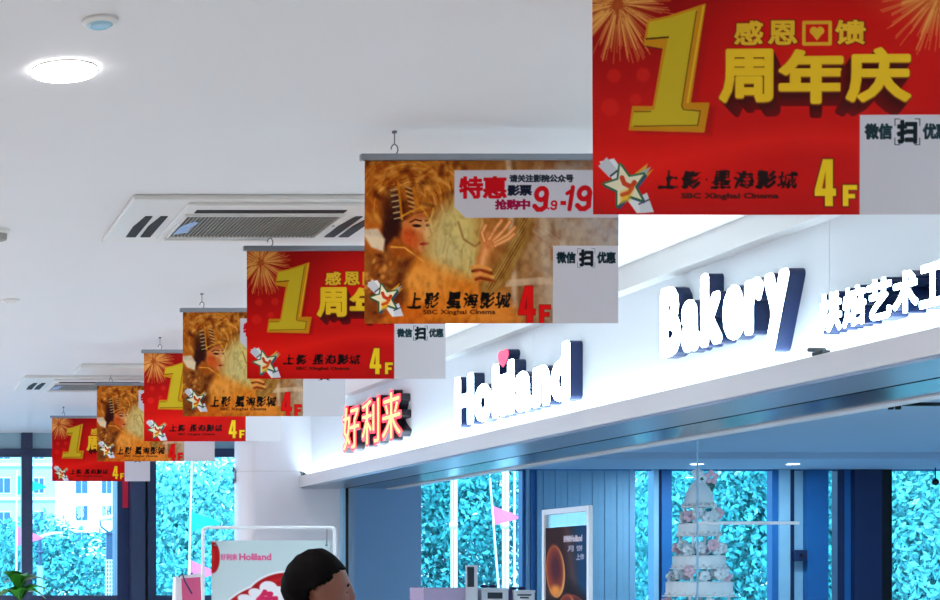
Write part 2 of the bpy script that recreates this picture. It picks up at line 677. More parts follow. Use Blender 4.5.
zs = [0.0, EYE + 0.955 - 1.2, EYE + 0.955, CEIL]
MB().prism(column_poly(0.008), 'z', 0, CEIL).build('core', 'lip_panel', col)
for a, b in zip(zs[:-1], zs[1:]):
    MB().prism(column_poly(0), 'z', a + 0.004, b - 0.003).build('panel', 'column_panel', col)
MB().box(4.30, 4.38, YE, YB - 0.1, 0, CEIL).build('wall_divider', 'shop_wall', kind='structure')
jamb = struct('door_1', (4.31, YE, 0))
MB().box(4.255, 4.28, YE - 0.08, YE, 0, LIPB - 0.012).build('jamb_strip', 'frame_light', jamb)
MB().box(4.28, 4.312, YE - 0.06, YE, 0, LIPB - 0.012).build('jamb_post', 'black_metal', jamb)
MB().box(4.0, XR, YB + 0.3, YB + 0.31, -0.1, 0).build('trim_8', 'frame_dark', kind='structure')

# ------------------------------------------------------------------ windows at the back
win_n = 0


def window(x0, x1, bars, z0=0.05, z1=3.2, pane='window_glass', rails=()):
    """x0..x1 opening; bars: (x0, x1, material, depth) uprights; rails: (z0, z1, material)"""
    global win_n
    win_n += 1
    w = struct('window_%d' % win_n, ((x0 + x1) / 2, YB, 0))
    MB().box(x0, x1, YB + 0.05, YB + 0.06, z0, z1).build('pane', pane, w)
    for a, b, m, d in bars:
        MB().box(a, b, YB - d, YB + 0.04, 0, z1).build('mullion', m, w)
    for a, b, m in rails:
        MB().box(x0, x1, YB - 0.03, YB + 0.045, a, b).build('rail', m, w)
    return w


X = lambda px: PXX(px, YB)
rl = ((EYE + 1.34, EYE + 1.43, 'frame_dark'), (1.37, 1.445, 'frame_dark'), (0, 0.08, 'frame_dark'))
window(-6.0, X(21), [(-6, -5.9, 'frame_dark', .06)] + [(-6 + k * 1.57, -5.9 + k * 1.57, 'frame_dark', .06) for k in (1, 2, 3, 4)], 0.05, EYE + 1.36, rails=rl)
window(X(21), X(117), [(X(21), X(32), 'frame_dark', .06)], 0.05, EYE + 1.36, rails=rl)
window(X(150), 4.3, [(X(146.5), X(155), 'frame_dark', .07)], 0.05, EYE + 1.36, rails=rl)
MB().box(-6, 4.3, YB + 0.0, YB + 0.03, EYE + 1.42, CEIL).build('wall_spandrel', 'spandrel', kind='structure')
tw = MB().box(X(21), X(32), YB - .06, YB, EYE + 1.43, CEIL).build('trim_9', 'frame_dark', kind='structure')
# wide pier between the two left windows: glazed reveal, grey column, dark gap
pier = struct('wall_pier', (X(135), YB, 0))
MB().box(X(117), X(129), YB - 0.02, YB + 0.3, 0, CEIL).build('reveal', 'frame_navy', pier)
MB().box(X(129), X(142.5), YB - 0.16, YB + 0.3, 0, CEIL).build('post', 'frame_dark', pier)
MB().box(X(142.5), X(146.5), YB - 0.02, YB + 0.3, 0, CEIL).build('gap', 'black_metal', pier)

# shop windows
ST = EYE + 1.2
MB().box(4.38, X(418), YB - 0.1, YB + 0.06, 0, SHOPC).build('wall_shop_back', 'shop_wall', kind='structure')
srl = ((EYE + 1.19, EYE + 1.26, 'frame_blue'), (0, 0.08, 'frame_blue'))
window(X(418), X(520), [(X(414), X(418), 'frame_blue', .08)], 0.05, ST, rails=srl)
window(X(520), X(660), [(X(520), X(523), 'frame_blue', .06), (X(523), X(527), 'frame_light', .08), (X(527), X(534), 'frame_blue', .1),
                        (X(629), X(631), 'frame_light', .05), (X(650), X(655), 'frame_light', .08), (X(655), X(658), 'frame_navy', .06), (X(658), X(668), 'frame_blue', .08)], 0.05, ST, rails=srl)
window(X(660), X(845), [(X(769), X(775), 'frame_blue', .06), (X(775), X(786), 'frame_light', .08), (X(786), X(791), 'frame_navy', .06),
                        (X(791), X(802), 'frame_light', .02), (X(803), X(824), 'frame_blue', .08), (X(834), X(841), 'frame_navy', .06), (X(841), X(848), 'frame_blue', .05)], 0.05, ST, rails=srl)
window(X(845), XR, [(X(848), X(875), 'frame_navy', .12), (X(875), X(886), 'black_metal', .10), (X(1010), X(1022), 'frame_navy', .08)], 0.05, ST, rails=srl)
# roller blind slats: a pale ribbed screen behind the poster
scr = thing('window_screen', 'pale blue ribbed screen covering the window behind the dark poster', 'screen', (X(581), YB - 0.12, 0))
k = 16
for i in range(k):
    a = X(532) + (X(629.5) - X(532)) * i / k
    b = X(532) + (X(629.5) - X(532)) * (i + 1) / k
    MB().box(a + 0.002, b - 0.002, YB - 0.125 - 0.006 * (i % 2), YB - 0.11, 0.02, ST - 0.012).build('slat', 'blind', scr)

# ------------------------------------------------------------------ banners
BW, BH = 0.90, 0.59


def star(cx, cy, r, r2, rot):
    return [(cx + (r if k % 2 == 0 else r2) * math.sin(math.radians(rot + 36 * k)), cy - (r if k % 2 == 0 else r2) * math.cos(math.radians(rot + 36 * k))) for k in range(10)]


def emblem(c, x, y, s):
    """cinema emblem: a white star with a coloured edge crossed by a strip of film; x, y = lower-left origin, s = scale"""
    q = lambda pts: [(x + a * s, y + b * s) for a, b in pts]
    c.poly(q([(0.04, .08), (.30, .02), (.95, .95), (.70, .98)]), (232, 232, 232))
    c.poly(q([(.02, .16), (.17, 0), (.36, .22), (.22, .36)]), (205, 206, 210))
    c.line(q([(.24, .33), (.38, .22)]), .03 * s, (30, 40, 40))
    c.poly(q([(.72, .70), (.88, .62), (1.0, .96), (.76, .98)]), (214, 216, 220))
    c.line(q([(.74, .82), (.92, .74)]), .025 * s, (60, 60, 66))
    c.poly(q([(.60, .34), (.90, .10), (.84, .30), (1.0, .20), (.76, .5)]), (226, 170, 60))
    c.poly(q([(.60, .34), (.96, .16), (.76, .46)]), (170, 180, 176))
    st = star(x + .5 * s, y + .50 * s, .38 * s, .165 * s, -14)
    c.poly([(a + .03 * s, b + .03 * s) for a, b in st], (70, 84, 130), grow=.03 * s)
    c.poly(st, (64, 110, 70), grow=.035 * s)
    c.poly(st, (236, 226, 196))
    c.poly(q([(.42, .62), (.66, .50), (.56, .76), (.42, .80)]), (240, 190, 60), soft=.08 * s)
    c.line(q([(.44, .36), (.48, .46), (.60, .52), (.66, .44)]), .085 * s, (206, 74, 36))
    c.line(q([(.44, .66), (.56, .62), (.62, .54)]), .07 * s, (214, 96, 44))


def red_banner():
    # canvas units: pixels of the nearest red banner (365 x 239), y down
    c = Canvas(0, 0, 365, 239, 470, 308, (205, 22, 16))
    X_, Y_ = c.X, c.Y
    c.put(np.clip(1.2 - np.hypot((X_ - 20) / 130, (Y_ - 20) / 95), 0, 1) * 0.65, (120, 14, 10))
    c.put(np.clip((40 - Y_) / 60, 0, 1) * 0.6, (140, 16, 12))
    c.put(np.clip(1 - np.hypot((X_ - 70) / 140, (Y_ - 190) / 60), 0, 1) * 0.8, (236, 30, 16))
    c.put(np.clip(1 - np.abs(Y_ - (185 - 0.09 * X_ + 6 * np.sin(X_ / 40))) / 20, 0, 1) * 0.55, (240, 44, 26))
    c.put(np.clip(1 - np.hypot((X_ - 250) / 150, (Y_ - 80) / 90), 0, 1) * 0.5, (226, 40, 18))
    c.put(np.clip((Y_ - 205) / 34, 0, 1) * 0.5, (180, 18, 18))
    c.put(np.clip(1 - np.hypot((X_ - 345) / 90, (Y_ - 6) / 50), 0, 1) * 0.8, (226, 120, 60))
    for bx, by, br in ((22, 98, 7), (52, 97, 7), (18, 130, 9), (44, 122, 6), (80, 150, 8)):
        c.ell(bx, by, br, br, (235, 60, 40), soft=3, alpha=0.45)
    # fireworks
    r = np.random.default_rng(3)
    for (fx, fy, R, N) in ((26, 26, 58, 220), (352, 14, 64, 120)):
        dx, dy = X_ - fx, Y_ - fy
        rad = np.hypot(dx, dy)
        c.put(np.clip(1 - rad / (R * 0.75), 0, 1) * 0.75, (196, 116, 50))
        for i in range(N):
            t = r.uniform(0, 2 * math.pi)
            l0, l1 = R * r.uniform(.1, .4), R * r.uniform(.6, 1.0)
            e = (fx + l1 * math.cos(t), fy + l1 * math.sin(t) + 5)
            m = (fx + l0 * math.cos(t), fy + l0 * math.sin(t))
            c.line([m, e], 0.8, (236, 176, 92), soft=1.6, alpha=0.7)
    # big figure 1 with a thick gold edge
    z = lambda pts: [(590 + a / 4.286 - 593, b / 4.286 + 22) for a, b in pts]
    one = [(258, 85), (345, 68), (505, 15), (440, 445), (522, 445), (500, 568), (175, 560), (190, 460), (280, 460), (325, 205), (240, 190)]
    c.poly(z([(a + 30, b + 14) for a, b in one]), (176, 20, 14), soft=5, alpha=.8)
    c.poly(z([(236, 180), (330, 172), (325, 212), (240, 196)]), (60, 14, 8), soft=2)
    c.poly(z(one), (206, 140, 24), grow=.8)
    c.poly(z([(262, 92), (350, 74), (470, 36), (400, 465), (480, 478), (468, 545), (182, 545), (196, 482), (285, 474), (345, 160), (255, 160)]), (206, 176, 44), grow=.2)
    c.line(z([(250, 165), (345, 157)]), 1.6, (52, 34, 8))
    c.line(z([(468, 45), (404, 455), (412, 472), (485, 478), (474, 540), (195, 545)]), 1.1, (110, 76, 12))
    c.line(z([(198, 482), (268, 480)]), 1.1, (110, 76, 12))
    c.line(z([(498, 24), (430, 440)]), 2.2, (232, 180, 50))
    w = lambda x, y: (x / 2.677 + 590 - 593, y / 2.677 + 22)

    def wt(s, x0, y0, x1, y1, rgb, bold, **k):
        a, b = w(x0, y0)
        d, e = w(x1, y1)
        c.text(s, a, b, d, e, rgb, bold, **k)
    for ch, x0, x1 in (('感', 397, 470), ('恩', 488, 562), ('馈', 668, 745)):
        wt(ch, x0, 56, x1, 118, (120, 30, 8), 1.9)
        wt(ch, x0, 56, x1, 118, (232, 184, 50), 0.95)
    a, b = w(582, 60)
    d, e = w(652, 118)
    c.line([(a, b), (d, b), (d, e), (a, e), (a, b)], 3.6, (226, 176, 48))
    hx, hy = w(617, 88)
    for sx in (-1, 1):
        c.ell(hx + sx * 3.2, hy - 2, 4, 4.2, (226, 176, 48))
    c.poly([(hx - 7, hy - 1), (hx + 7, hy - 1), (hx, hy + 8)], (226, 176, 48))
    for k, (ch, x0, y0, x1, y1) in enumerate((('周', 360, 138, 494, 272), ('年', 522, 140, 690, 276), ('庆', 702, 136, 864, 272))):
        for s in range(14, 0, -1):
            f = s / 14
            wt(ch, x0 + 34 * f * (1 - k * .9), y0 + 40 * f, x1 + 20 * f * (1 - k * 1.2), y1 + 36 * f, (92 - 50 * (1 - f) + 30, 14, 10), 2.7)
        wt(ch, x0, y0, x1, y1, (150, 84, 10), 3.0)
        wt(ch, x0, y0 - 2, x1, y1 - 2, (240, 194, 44), 2.3)
    tail(c, 365, 239, lambda x, y: (x / 2.677 - 3, y / 2.677 + 22), (20, 425, 155), (192, 462, 572, 508), (252, 522, 514, 540), (612, 430, 670, 558), (688, 500, 727, 558), (733, 311, 985, 575), (40, 14, 10), (246, 204, 40), 2.677)
    c.c = np.clip((c.c - 110) * 1.12 + 104, 0, 255)
    return c


def tail(c, W, H, w, emb, cal, small, four, eff, pan, ink, fl, sc):
    ex, ey = w(emb[0], emb[1])
    emblem(c, ex, ey, emb[2] / sc)
    a, b = w(*cal[:2])
    d, e = w(*cal[2:])
    cw = (d - a) / 6.6
    for i, (ch, o) in enumerate(zip('上影星海影城', (0, 1.08, 2.5, 3.55, 4.6, 5.6))):
        c.char(ch, a + o * cw, b + (i % 2) * 0.8, a + (o + .86) * cw, e, ink, 0.45 * cw / 20, skew=.12, brush=0.55 * cw / 20)
    c.ell(a + 2.22 * cw, (b + e) / 2, .9, .9, ink)
    a, b = w(*small[:2])
    d, e = w(*small[2:])
    c.text('SBC Xinghai Cinema', a, b, d, e, tuple(np.array(ink) * .5 + np.array((110, 40, 26)) * .5), 0.35, square=False)
    a, b = w(*four[:2])
    d, e = w(*four[2:])
    p = lambda u, v: (a + u * (d - a), b + v * (e - b))
    for col_, g in (((110, 30, 8), 1.2), (fl, 0)):
        c.poly([p(.38, 0), p(.85, 0), p(.85, .62), p(1, .62), p(1, .78), p(.85, .78), p(.85, 1), p(.48, 1), p(.48, .78), p(0, .78), p(0, .66)], col_, grow=g)
        c.poly([p(.36, .62), p(.5, .28), p(.5, .62)], (150, 30, 14), grow=-g * .3)
        fa, fb = w(*eff[:2])
        fd, fe = w(*eff[2:])
        fp = lambda u, v: (fa + u * (fd - fa), fb + v * (fe - fb))
        c.poly([fp(0, 0), fp(1, 0), fp(1, .24), fp(.4, .24), fp(.4, .42), fp(.85, .42), fp(.85, .64), fp(.4, .64), fp(.4, 1), fp(0, 1)], col_, grow=g)
    # white corner panel (the code square on it is left out)
    a, b = w(*pan[:2])
    d, e = W + 2, H + 2
    c.poly([(a, b), (d, b), (d, e), (a, e)], (214, 210, 214))
    pw = W - a
    ty, th = b + .10 * pw, .155 * pw
    c.text('微信', a + .06 * pw, ty, a + .34 * pw, ty + th, (36, 60, 66), .008 * pw, gap=.06)
    c.text('优惠', a + .68 * pw, ty, a + .95 * pw, ty + th, (36, 60, 66), .008 * pw, gap=.06)
    c.char('扫', a + .41 * pw, ty - .03 * pw, a + .60 * pw, ty + th + .04 * pw, (20, 36, 42), .014 * pw)
    for sx, ox in ((1, .375), (-1, .64)):
        for sy, oy in ((1, -.055 * pw), (-1, th + .065 * pw)):
            c.line([(a + ox * pw, ty + oy + sy * .07 * pw), (a + ox * pw, ty + oy), (a + (ox + sx * .05) * pw, ty + oy)], .9, (60, 74, 80))


def gold_banner():
    # canvas units: the enlarged second banner, 760 x 487, y down, origin at its upper left
    c = Canvas(0, 0, 760, 487, 470, 302, (186, 116, 48))
    X_, Y_ = c.X, c.Y
    n1 = fbm(X_ / 40, Y_ / 40, 5, 5)
    n2 = fbm(X_ / 16, Y_ / 22, 9, 4)
    c.put(np.clip((X_ - 300) / 300, 0, 1), (176, 146, 116))
    c.put(np.clip((X_ - 480) / 240, 0, 1) * .9, (182, 172, 170))
    c.put(np.clip(1 - np.hypot((X_ - 600) / 160, (Y_ - 260) / 90), 0, 1) * .7, (196, 168, 136))
    c.put(np.clip(n1 * 2.2 - .9, 0, 1) * .55, (150, 76, 28))
    c.put(np.clip((40 - Y_) / 40, 0, 1) * .6, (110, 74, 48))
    # ruined columns on the right
    for x0, x1, tp, col_ in ((420, 436, 0, (224, 208, 190)), (440, 452, 0, (120, 90, 66)), (520, 545, 175, (206, 184, 160)), (556, 566, 180, (150, 122, 98)), (505, 530, 355, (190, 160, 132)), (585, 600, 240, (214, 198, 180))):
        c.poly([(x0, tp), (x1, tp), (x1 + 22, 440), (x0 + 22, 440)], col_, soft=10, alpha=.6)
    c.poly([(420, 360), (560, 350), (566, 372), (420, 380)], (214, 186, 156), soft=6, alpha=.8)
    for k in range(3):
        c.line([(500 + 20 * k, 215), (560 + 12 * k, 250), (590 + 4 * k, 330)], 6, (214, 196, 172), soft=8, alpha=.5)
    # head-dress: swirling gold strands around the head
    r = np.random.default_rng(11)
    c.ell(120, 90, 150, 110, (170, 92, 30), soft=60, alpha=.9)
    c.ell(190, 60, 90, 80, (196, 128, 52), soft=50, alpha=.8)
    for i in range(80):
        t0 = r.uniform(-3.3, .4)
        R0 = r.uniform(40, 150)
        cx, cy = 130 + r.uniform(-25, 40), 130 + r.uniform(-30, 20)
        pts = [(cx + R0 * math.cos(t0 + k * .16) * 1.05, cy + R0 * math.sin(t0 + k * .16) * .85) for k in range(6)]
        c.line(pts, r.uniform(1.5, 5), ((226, 158, 70), (150, 74, 24), (240, 186, 104), (196, 116, 44), (110, 52, 20))[i % 5], soft=5, alpha=.65)
    for i in range(34):
        x, y = r.uniform(40, 250), r.uniform(0, 90)
        c.ell(x, y, r.uniform(6, 20), r.uniform(3, 8), ((232, 168, 84), (140, 66, 22))[i % 2], rot=r.uniform(0, 180), soft=6, alpha=.6)
    c.ell(15, 230, 60, 40, (196, 110, 48), soft=30, alpha=.8)
    for i in range(46):
        x, y = r.uniform(0, 300), r.uniform(0, 190)
        if (x - 170) ** 2 / 60 ** 2 + (y - 210) ** 2 / 60 ** 2 > 1:
            c.ell(x, y, r.uniform(8, 26), r.uniform(4, 10), ((104, 48, 18), (236, 180, 96), (78, 38, 18), (214, 138, 58))[i % 4], rot=r.uniform(0, 180), soft=9, alpha=.55)
    # dark hair and beaded bands
    c.ell(92, 170, 38, 70, (92, 52, 34), rot=-14, soft=24, alpha=.95)
    c.ell(76, 220, 24, 60, (70, 40, 36), rot=6, soft=14, alpha=.95)
    for k in range(12):
        t = k / 11
        c.line([(78 + 12 * t, 96 + 92 * t), (98 + 12 * t, 92 + 92 * t)], 3.2, (40, 42, 56) if k % 2 else (196, 180, 140), soft=2)
        c.line([(120 + 18 * t, 84 + 80 * t), (140 + 14 * t, 92 + 76 * t)], 3.0, (44, 46, 60) if k % 2 else (206, 170, 110), soft=2)
    c.line([(100, 70), (112, 180)], 7, (206, 132, 46), soft=4)
    c.line([(146, 90), (168, 170)], 7, (206, 132, 46), soft=4)
    # face in three-quarter view, looking to the right
    c.poly([(112, 190), (150, 158), (190, 160), (198, 196), (192, 214), (202, 232), (192, 240), (190, 262), (170, 284), (140, 280), (114, 250)], (206, 124, 70), soft=8)
    c.ell(132, 238, 24, 34, (206, 92, 44), soft=24, alpha=.9)
    c.ell(170, 200, 24, 20, (232, 172, 118), soft=18, alpha=.8)
    c.ell(186, 222, 9, 16, (238, 184, 130), soft=9, alpha=.8)
    c.ell(174, 262, 12, 12, (226, 150, 96), soft=10, alpha=.8)
    c.line([(136, 190), (152, 182), (170, 186)], 4, (64, 32, 22), soft=3)
    c.line([(182, 186), (194, 183)], 3, (64, 32, 22), soft=3)
    c.ell(156, 200, 13, 4.6, (58, 28, 22), rot=4, soft=3)
    c.ell(189, 199, 6, 4.2, (58, 28, 22), soft=3)
    c.line([(196, 208), (202, 230), (190, 236)], 3, (140, 66, 36), soft=3, alpha=.8)
    c.ell(180, 253, 14, 4.8, (176, 34, 30), rot=-4, soft=3)
    c.line([(167, 254), (194, 252)], 1.4, (96, 16, 16), soft=1.5)
    # forehead jewel arch
    c.line([(112, 172), (140, 158), (168, 146), (180, 160), (196, 186), (206, 150)], 6, (226, 160, 62), soft=4)
    c.line([(120, 184), (150, 164), (176, 158)], 3, (120, 64, 22), soft=3, alpha=.8)
    # left ornaments
    c.poly([(0, 210), (40, 208), (62, 240), (56, 276), (20, 262), (0, 230)], (226, 206, 176), soft=8)
    c.poly([(66, 262), (90, 232), (180, 290), (170, 310), (120, 290), (84, 290)], (170, 92, 34), soft=12)
    c.line([(80, 262), (120, 264), (176, 304)], 5, (236, 172, 80), soft=4)
    c.poly([(0, 280), (84, 290), (110, 400), (60, 487), (0, 487)], (146, 86, 44), soft=30)
    for i in range(40):
        x, y = r.uniform(0, 105), r.uniform(285, 480)
        c.ell(x, y, r.uniform(4, 16), r.uniform(3, 8), ((222, 156, 76), (84, 44, 26), (196, 120, 52))[i % 3], rot=r.uniform(0, 180), soft=6, alpha=.7)
    # veil and golden dress
    c.poly([(205, 190), (270, 120), (330, 170), (350, 300), (360, 380), (230, 380), (190, 300)], (206, 180, 112), soft=60)
    c.ell(250, 260, 55, 90, (214, 196, 142), soft=60, alpha=.8)
    for i in range(26):
        x, y = r.uniform(205, 350), r.uniform(130, 330)
        c.line([(x, y), (x + r.uniform(-14, 10), y + 26), (x + r.uniform(-22, 14), y + 58)], r.uniform(2, 6), ((236, 216, 160), (176, 136, 78), (206, 170, 100))[i % 3], soft=7, alpha=.5)
    c.ell(290, 200, 40, 60, (226, 206, 130), soft=50, alpha=.6)
    c.poly([(95, 320), (150, 290), (230, 330), (330, 360), (420, 487), (60, 487), (110, 400)], (226, 138, 50), soft=44)
    c.ell(180, 360, 80, 50, (236, 164, 84), soft=60, alpha=.8)
    c.poly([(95, 300), (150, 290), (120, 360), (128, 420), (100, 470), (80, 420)], (92, 46, 26), soft=26, alpha=.8)
    c.poly([(330, 330), (370, 340), (480, 487), (340, 487)], (226, 142, 62), soft=30)
    c.line([(300, 487), (350, 420), (345, 350)], 8, (188, 98, 34), soft=10, alpha=.6)
    c.line([(220, 487), (240, 430), (230, 380)], 8, (196, 104, 38), soft=12, alpha=.5)
    c.ell(120, 470, 70, 40, (206, 106, 36), soft=40, alpha=.7)
    c.line([(280, 190), (296, 240), (330, 262), (344, 250)], 5, (140, 88, 46), soft=6, alpha=.7)
    # harp-like feathered band
    for w_, col_ in ((54, (150, 108, 54)), (40, (186, 142, 76)), (18, (130, 84, 38))):
        c.line([(478, 180), (470, 230), (440, 290), (405, 350), (372, 380)], w_, col_, soft=14, alpha=.85)
    c.put((np.abs(((X_ + Y_ * .6) % 9) - 4.5) < 1.6) * np.clip(1 - seg_dist(X_, Y_, np.array([(478, 180), (440, 290.)]), np.array([(440, 290), (372, 380.)])) / 26, 0, 1) * .5, (226, 190, 120))
    # arm and hand
    c.line([(344, 350), (352, 300), (368, 262)], 34, (214, 132, 74), soft=10)
    c.line([(348, 330), (356, 290), (366, 262)], 14, (236, 172, 116), soft=12)
    c.ell(374, 244, 26, 24, (222, 142, 86), rot=-30, soft=10)
    for a, b, e in (((372, 240), (392, 208), (408, 186)), ((384, 246), (416, 214), (434, 190)), ((388, 252), (428, 228), (448, 206)), ((390, 260), (430, 240), (446, 226)), ((358, 246), (350, 222), (362, 200))):
        c.line([a, b, e], 13, (206, 124, 66), soft=5)
        c.line([a, b, e], 7, (238, 176, 122), soft=4)
    for k in range(4):
        c.line([(318 + 5 * k, 322 + 12 * k), (346, 318 + 12 * k), (378 + 3 * k, 330 + 11 * k)], 8, ((232, 160, 84), (150, 68, 28))[k % 2], soft=4)
    c.put(np.clip(n2 * 2 - 1.0, 0, 1) * .25, (255, 214, 140))
    c.put(np.clip(1.0 - n2 * 2, 0, 1) * .3, (90, 44, 18))
    # price panel
    c.poly([(268, 38), (762, 38), (762, 178), (302, 178), (268, 146)], (208, 202, 206), soft=3)
    o = lambda x, y: (x - 45, y - 83)

    def ot(s, x0, y0, x1, y1, rgb, bold, **k):
        a, b = o(x0, y0)
        d, e = o(x1, y1)
        c.text(s, a, b, d, e, rgb, bold, **k)
    ot('特惠', 330, 142, 466, 202, (206, 26, 46), 2.9, gap=.08)
    ot('请关注影院公众号', 478, 136, 668, 156, (60, 66, 76), 1.3, gap=.1)
    ot('影票', 473, 167, 542, 195, (44, 46, 66), 1.7, gap=.06)
    ot('抢购中', 436, 208, 537, 236, (164, 30, 80), 1.6, gap=.06)
    def nine(x0, y0, x1, y1, wd):
        a, b = o(x0, y0)
        d, e = o(x1, y1)
        W_, H_ = d - a, e - b
        sk = lambda u, v: (a + u * W_ + (.5 - v) * .12 * H_, b + v * H_)
        ring = [sk(.5 + .5 * math.cos(q) * (1 - wd / W_ / 1.0), .32 + .32 * math.sin(q) * (1 - wd / H_ * 1.5)) for q in [2 * math.pi * k / 20 for k in range(21)]]
        c.line(ring, wd, (206, 24, 44))
        c.line([sk(1 - wd / W_ / 2, .32), sk(1 - wd / W_ / 2, .62), sk(.86, .82), sk(.62, .93), sk(.36, .93), sk(.14, .80)], wd, (206, 24, 44))
    for q in ((549, 168, 594, 242, 14.5), (600, 210, 620, 238, 6), (677, 166, 724, 240, 15), (741, 210, 760, 238, 5.5)):
        nine(*q)
    c.line([o(650, 190), o(666, 180)], 11, (206, 24, 44))
    c.line([o(667, 172), o(657, 236)], 13, (206, 24, 44))
    for dx, dy, s in ((594, 234, 3), (732, 234, 3.2)):
        a, b = o(dx, dy)
        c.ell(a, b, s, s, (206, 24, 44))
    a, b = o(630, 212)
    c.poly([(a, b), (a + 17, b), (a + 17, b + 12), (a, b + 12)], (206, 24, 44))
    tail(c, 760, 487, o, (50, 440, 112), (176, 480, 486, 524), (222, 530, 436, 546), (505, 460, 556, 570), (568, 516, 602, 570), (608, 343, 805, 572), (24, 18, 16), (226, 34, 24), 1.0)
    c.c = np.clip((c.c - 128) * 1.22 + 116, 0, 255)
    return c


def banner_proto(cv, name, label, seed):
    t = thing(name, label, 'banner', (0, 0, 0))
    me = cv.mesh('printed_sheet', BW, BH, 'banner_print', wob=0.004, seed=seed)
    s = bpy.data.objects.new('printed_sheet', me)
    COL.objects.link(s)
    s.parent = t
    MB().box(-0.018, BW + 0.018, -0.011, 0.011, BH - 0.012, BH + 0.012, bev=0.004).build('top_rail', 'rod_alu', t)
    for hx in (0.105, BW - 0.065):
        h = MB()
        pts = [(hx + 0.012 * math.sin(a), 0, BH + 0.028 - 0.018 * math.cos(a)) for a in [math.pi * 2 * k / 10 * .75 for k in range(11)]]
        h.tube(pts, 0.0025, 6)
        h.tube([(hx, 0, BH + 0.046), (hx, 0, BH + 0.092)], 0.002, 6)
        h.lathe([(0.009, BH + 0.086), (0.009, BH + 0.0935)], hx, 0, 10)
        h.build('hook', 'hook_grey', t)
    return t


red = banner_proto(red_banner(), 'hanging_banner', 'x', 0.0)
gold = banner_proto(gold_banner(), 'hanging_banner', 'x', 1.3)
ZB = CEIL - 0.0935 - BH
spots = [  # px left, depth, kind, label
    (593, 4.0, 'r', 'largest red banner with gold figure 1, nearest the camera at upper right'),
    (365, 5.69, 'g', 'largest gold film banner with a woman in headdress, behind the nearest red banner'),
    (247, 7.25, 'r', 'red banner with gold figure 1 partly behind the largest gold film banner'),
    (183, 8.9, 'g', 'middle gold film banner between the second and third red banners'),
    (144, 10.5, 'r', 'red banner with gold figure 1, third red one of the row from the camera'),
    (97, 12.25, 'g', 'smallest gold film banner, hanging in front of the farthest red banner'),
    (52, 14.7, 'r', 'smallest red banner, last of the row by the left windows'),
]
used = set()
for px, Y, k, lab in spots:
    src = red if k == 'r' else gold
    o = src if k not in used else copy_tree(src)
    used.add(k)
    o.location = (PXX(px, Y), Y, ZB)
    o['label'] = lab
    o['group'] = 'banners hanging in a row from the ceiling'

# ------------------------------------------------------------------ sign letters
def letter(parent, sdf, lo, hi, tr, side_mat, face_mat, n=44, name='letter', inner=None):
    """channel letter: dark side box (part) with a lit face (sub-part); tr maps glyph (x, y) to world (Y, z)"""
    v, f = letter_faces(sdf, lo, hi, n)
    if not f:
        return
    be = boundary(f)
    w = [tr(*p) for p in v]
    b = MB()
    nb = len(w)
    vv = [(FACEX, y, z) for y, z in w] + [(WALLX, y, z) for y, z in w]
    ff = [(a, c_, nb + c_, nb + a) for a, c_ in be] + [tuple(nb + i for i in q) for q in f] + [tuple(q) for q in f]
    b.add(vv, ff)
    o = b.build(name, side_mat, parent)
    m = MB()
    m.add([(FACEX - 0.003, y, z) for y, z in w], [tuple(q) for q in f])
    be2 = be
    m.add([(FACEX - 0.003, y, z) for y, z in w] + [(FACEX, y, z) for y, z in w], [(a, c_, nb + c_, nb + a) for a, c_ in be2])
    fo = m.build('letter_face', face_mat, o)
    if inner:
        imat, off = inner
        v2, f2 = letter_faces(lambda X, Y: sdf(X, Y) + off, lo, hi, n)
        if f2:
            w2 = [tr(*p) for p in v2]
            be = boundary(f2)
            n2 = len(w2)
            m = MB()
            m.add([(FACEX - 0.006, y, z) for y, z in w2] + [(FACEX - 0.003, y, z) for y, z in w2], [tuple(q) for q in f2] + [(a, c_, n2 + c_, n2 + a) for a, c_ in be])
            m.build('letter_core', imat, o)
    return o


def sign_x(px):
    return F * FACEX / (px - PX)      # depth of a point of the letter faces at this photo column


def latin_sign(name, label, text, px0, px1, zbase, ztop, ref, bold, group=None):
    y0, y1 = sign_x(px0), sign_x(px1)
    t = thing(name, label, 'sign', (FACEX, (y0 + y1) / 2, zbase))
    gl = [glyph(c) for c in text]
    cap = glyph(ref)[4][1]
    ky = (ztop - zbase) / (cap + 2 * bold)
    gap = 0.035
    tot = sum(g[4][0] - g[3][0] + 2 * bold for g in gl) + gap * (len(gl) - 1)
    kx = (y0 - y1) / tot
    a = 0.0
    for ch, g in zip(text, gl):
        lo = g[3] - bold - 0.02
        hi = g[4] + bold + 0.02
        off = a + bold - g[3][0]
        tr = lambda x, y, off=off: (y0 - (x + off) * kx, zbase + (y + bold) * ky)
        sd = lambda X, Y, ch=ch: glyph_sdf(ch, X, Y) - bold
        if ch == 'i' and text[0] == 'H':
            # dotless stem; the dot is a pink heart
            sd = lambda X, Y, ch=ch: np.maximum(glyph_sdf(ch, X, Y) - bold, Y - 0.56)
            mid = (g[3][0] + g[4][0]) / 2

            def heart(X, Y, mid=mid):
                s = 0.145
                u, q = (X - mid) / s * .8, (Y - 0.775) / s * 1.0
                return ((u * u + q * q - 0.6) ** 3 - u * u * q ** 3 * 1.2) * 0.05
            letter(t, heart, np.array((mid - .25, .5)), np.array((mid + .25, 1.05)), tr, 'letter_side', 'letter_pink', 34, 'heart')
        letter(t, sd, lo, hi, tr, 'letter_side', 'letter_white', 40)
        a += g[4][0] - g[3][0] + 2 * bold + gap
    return t


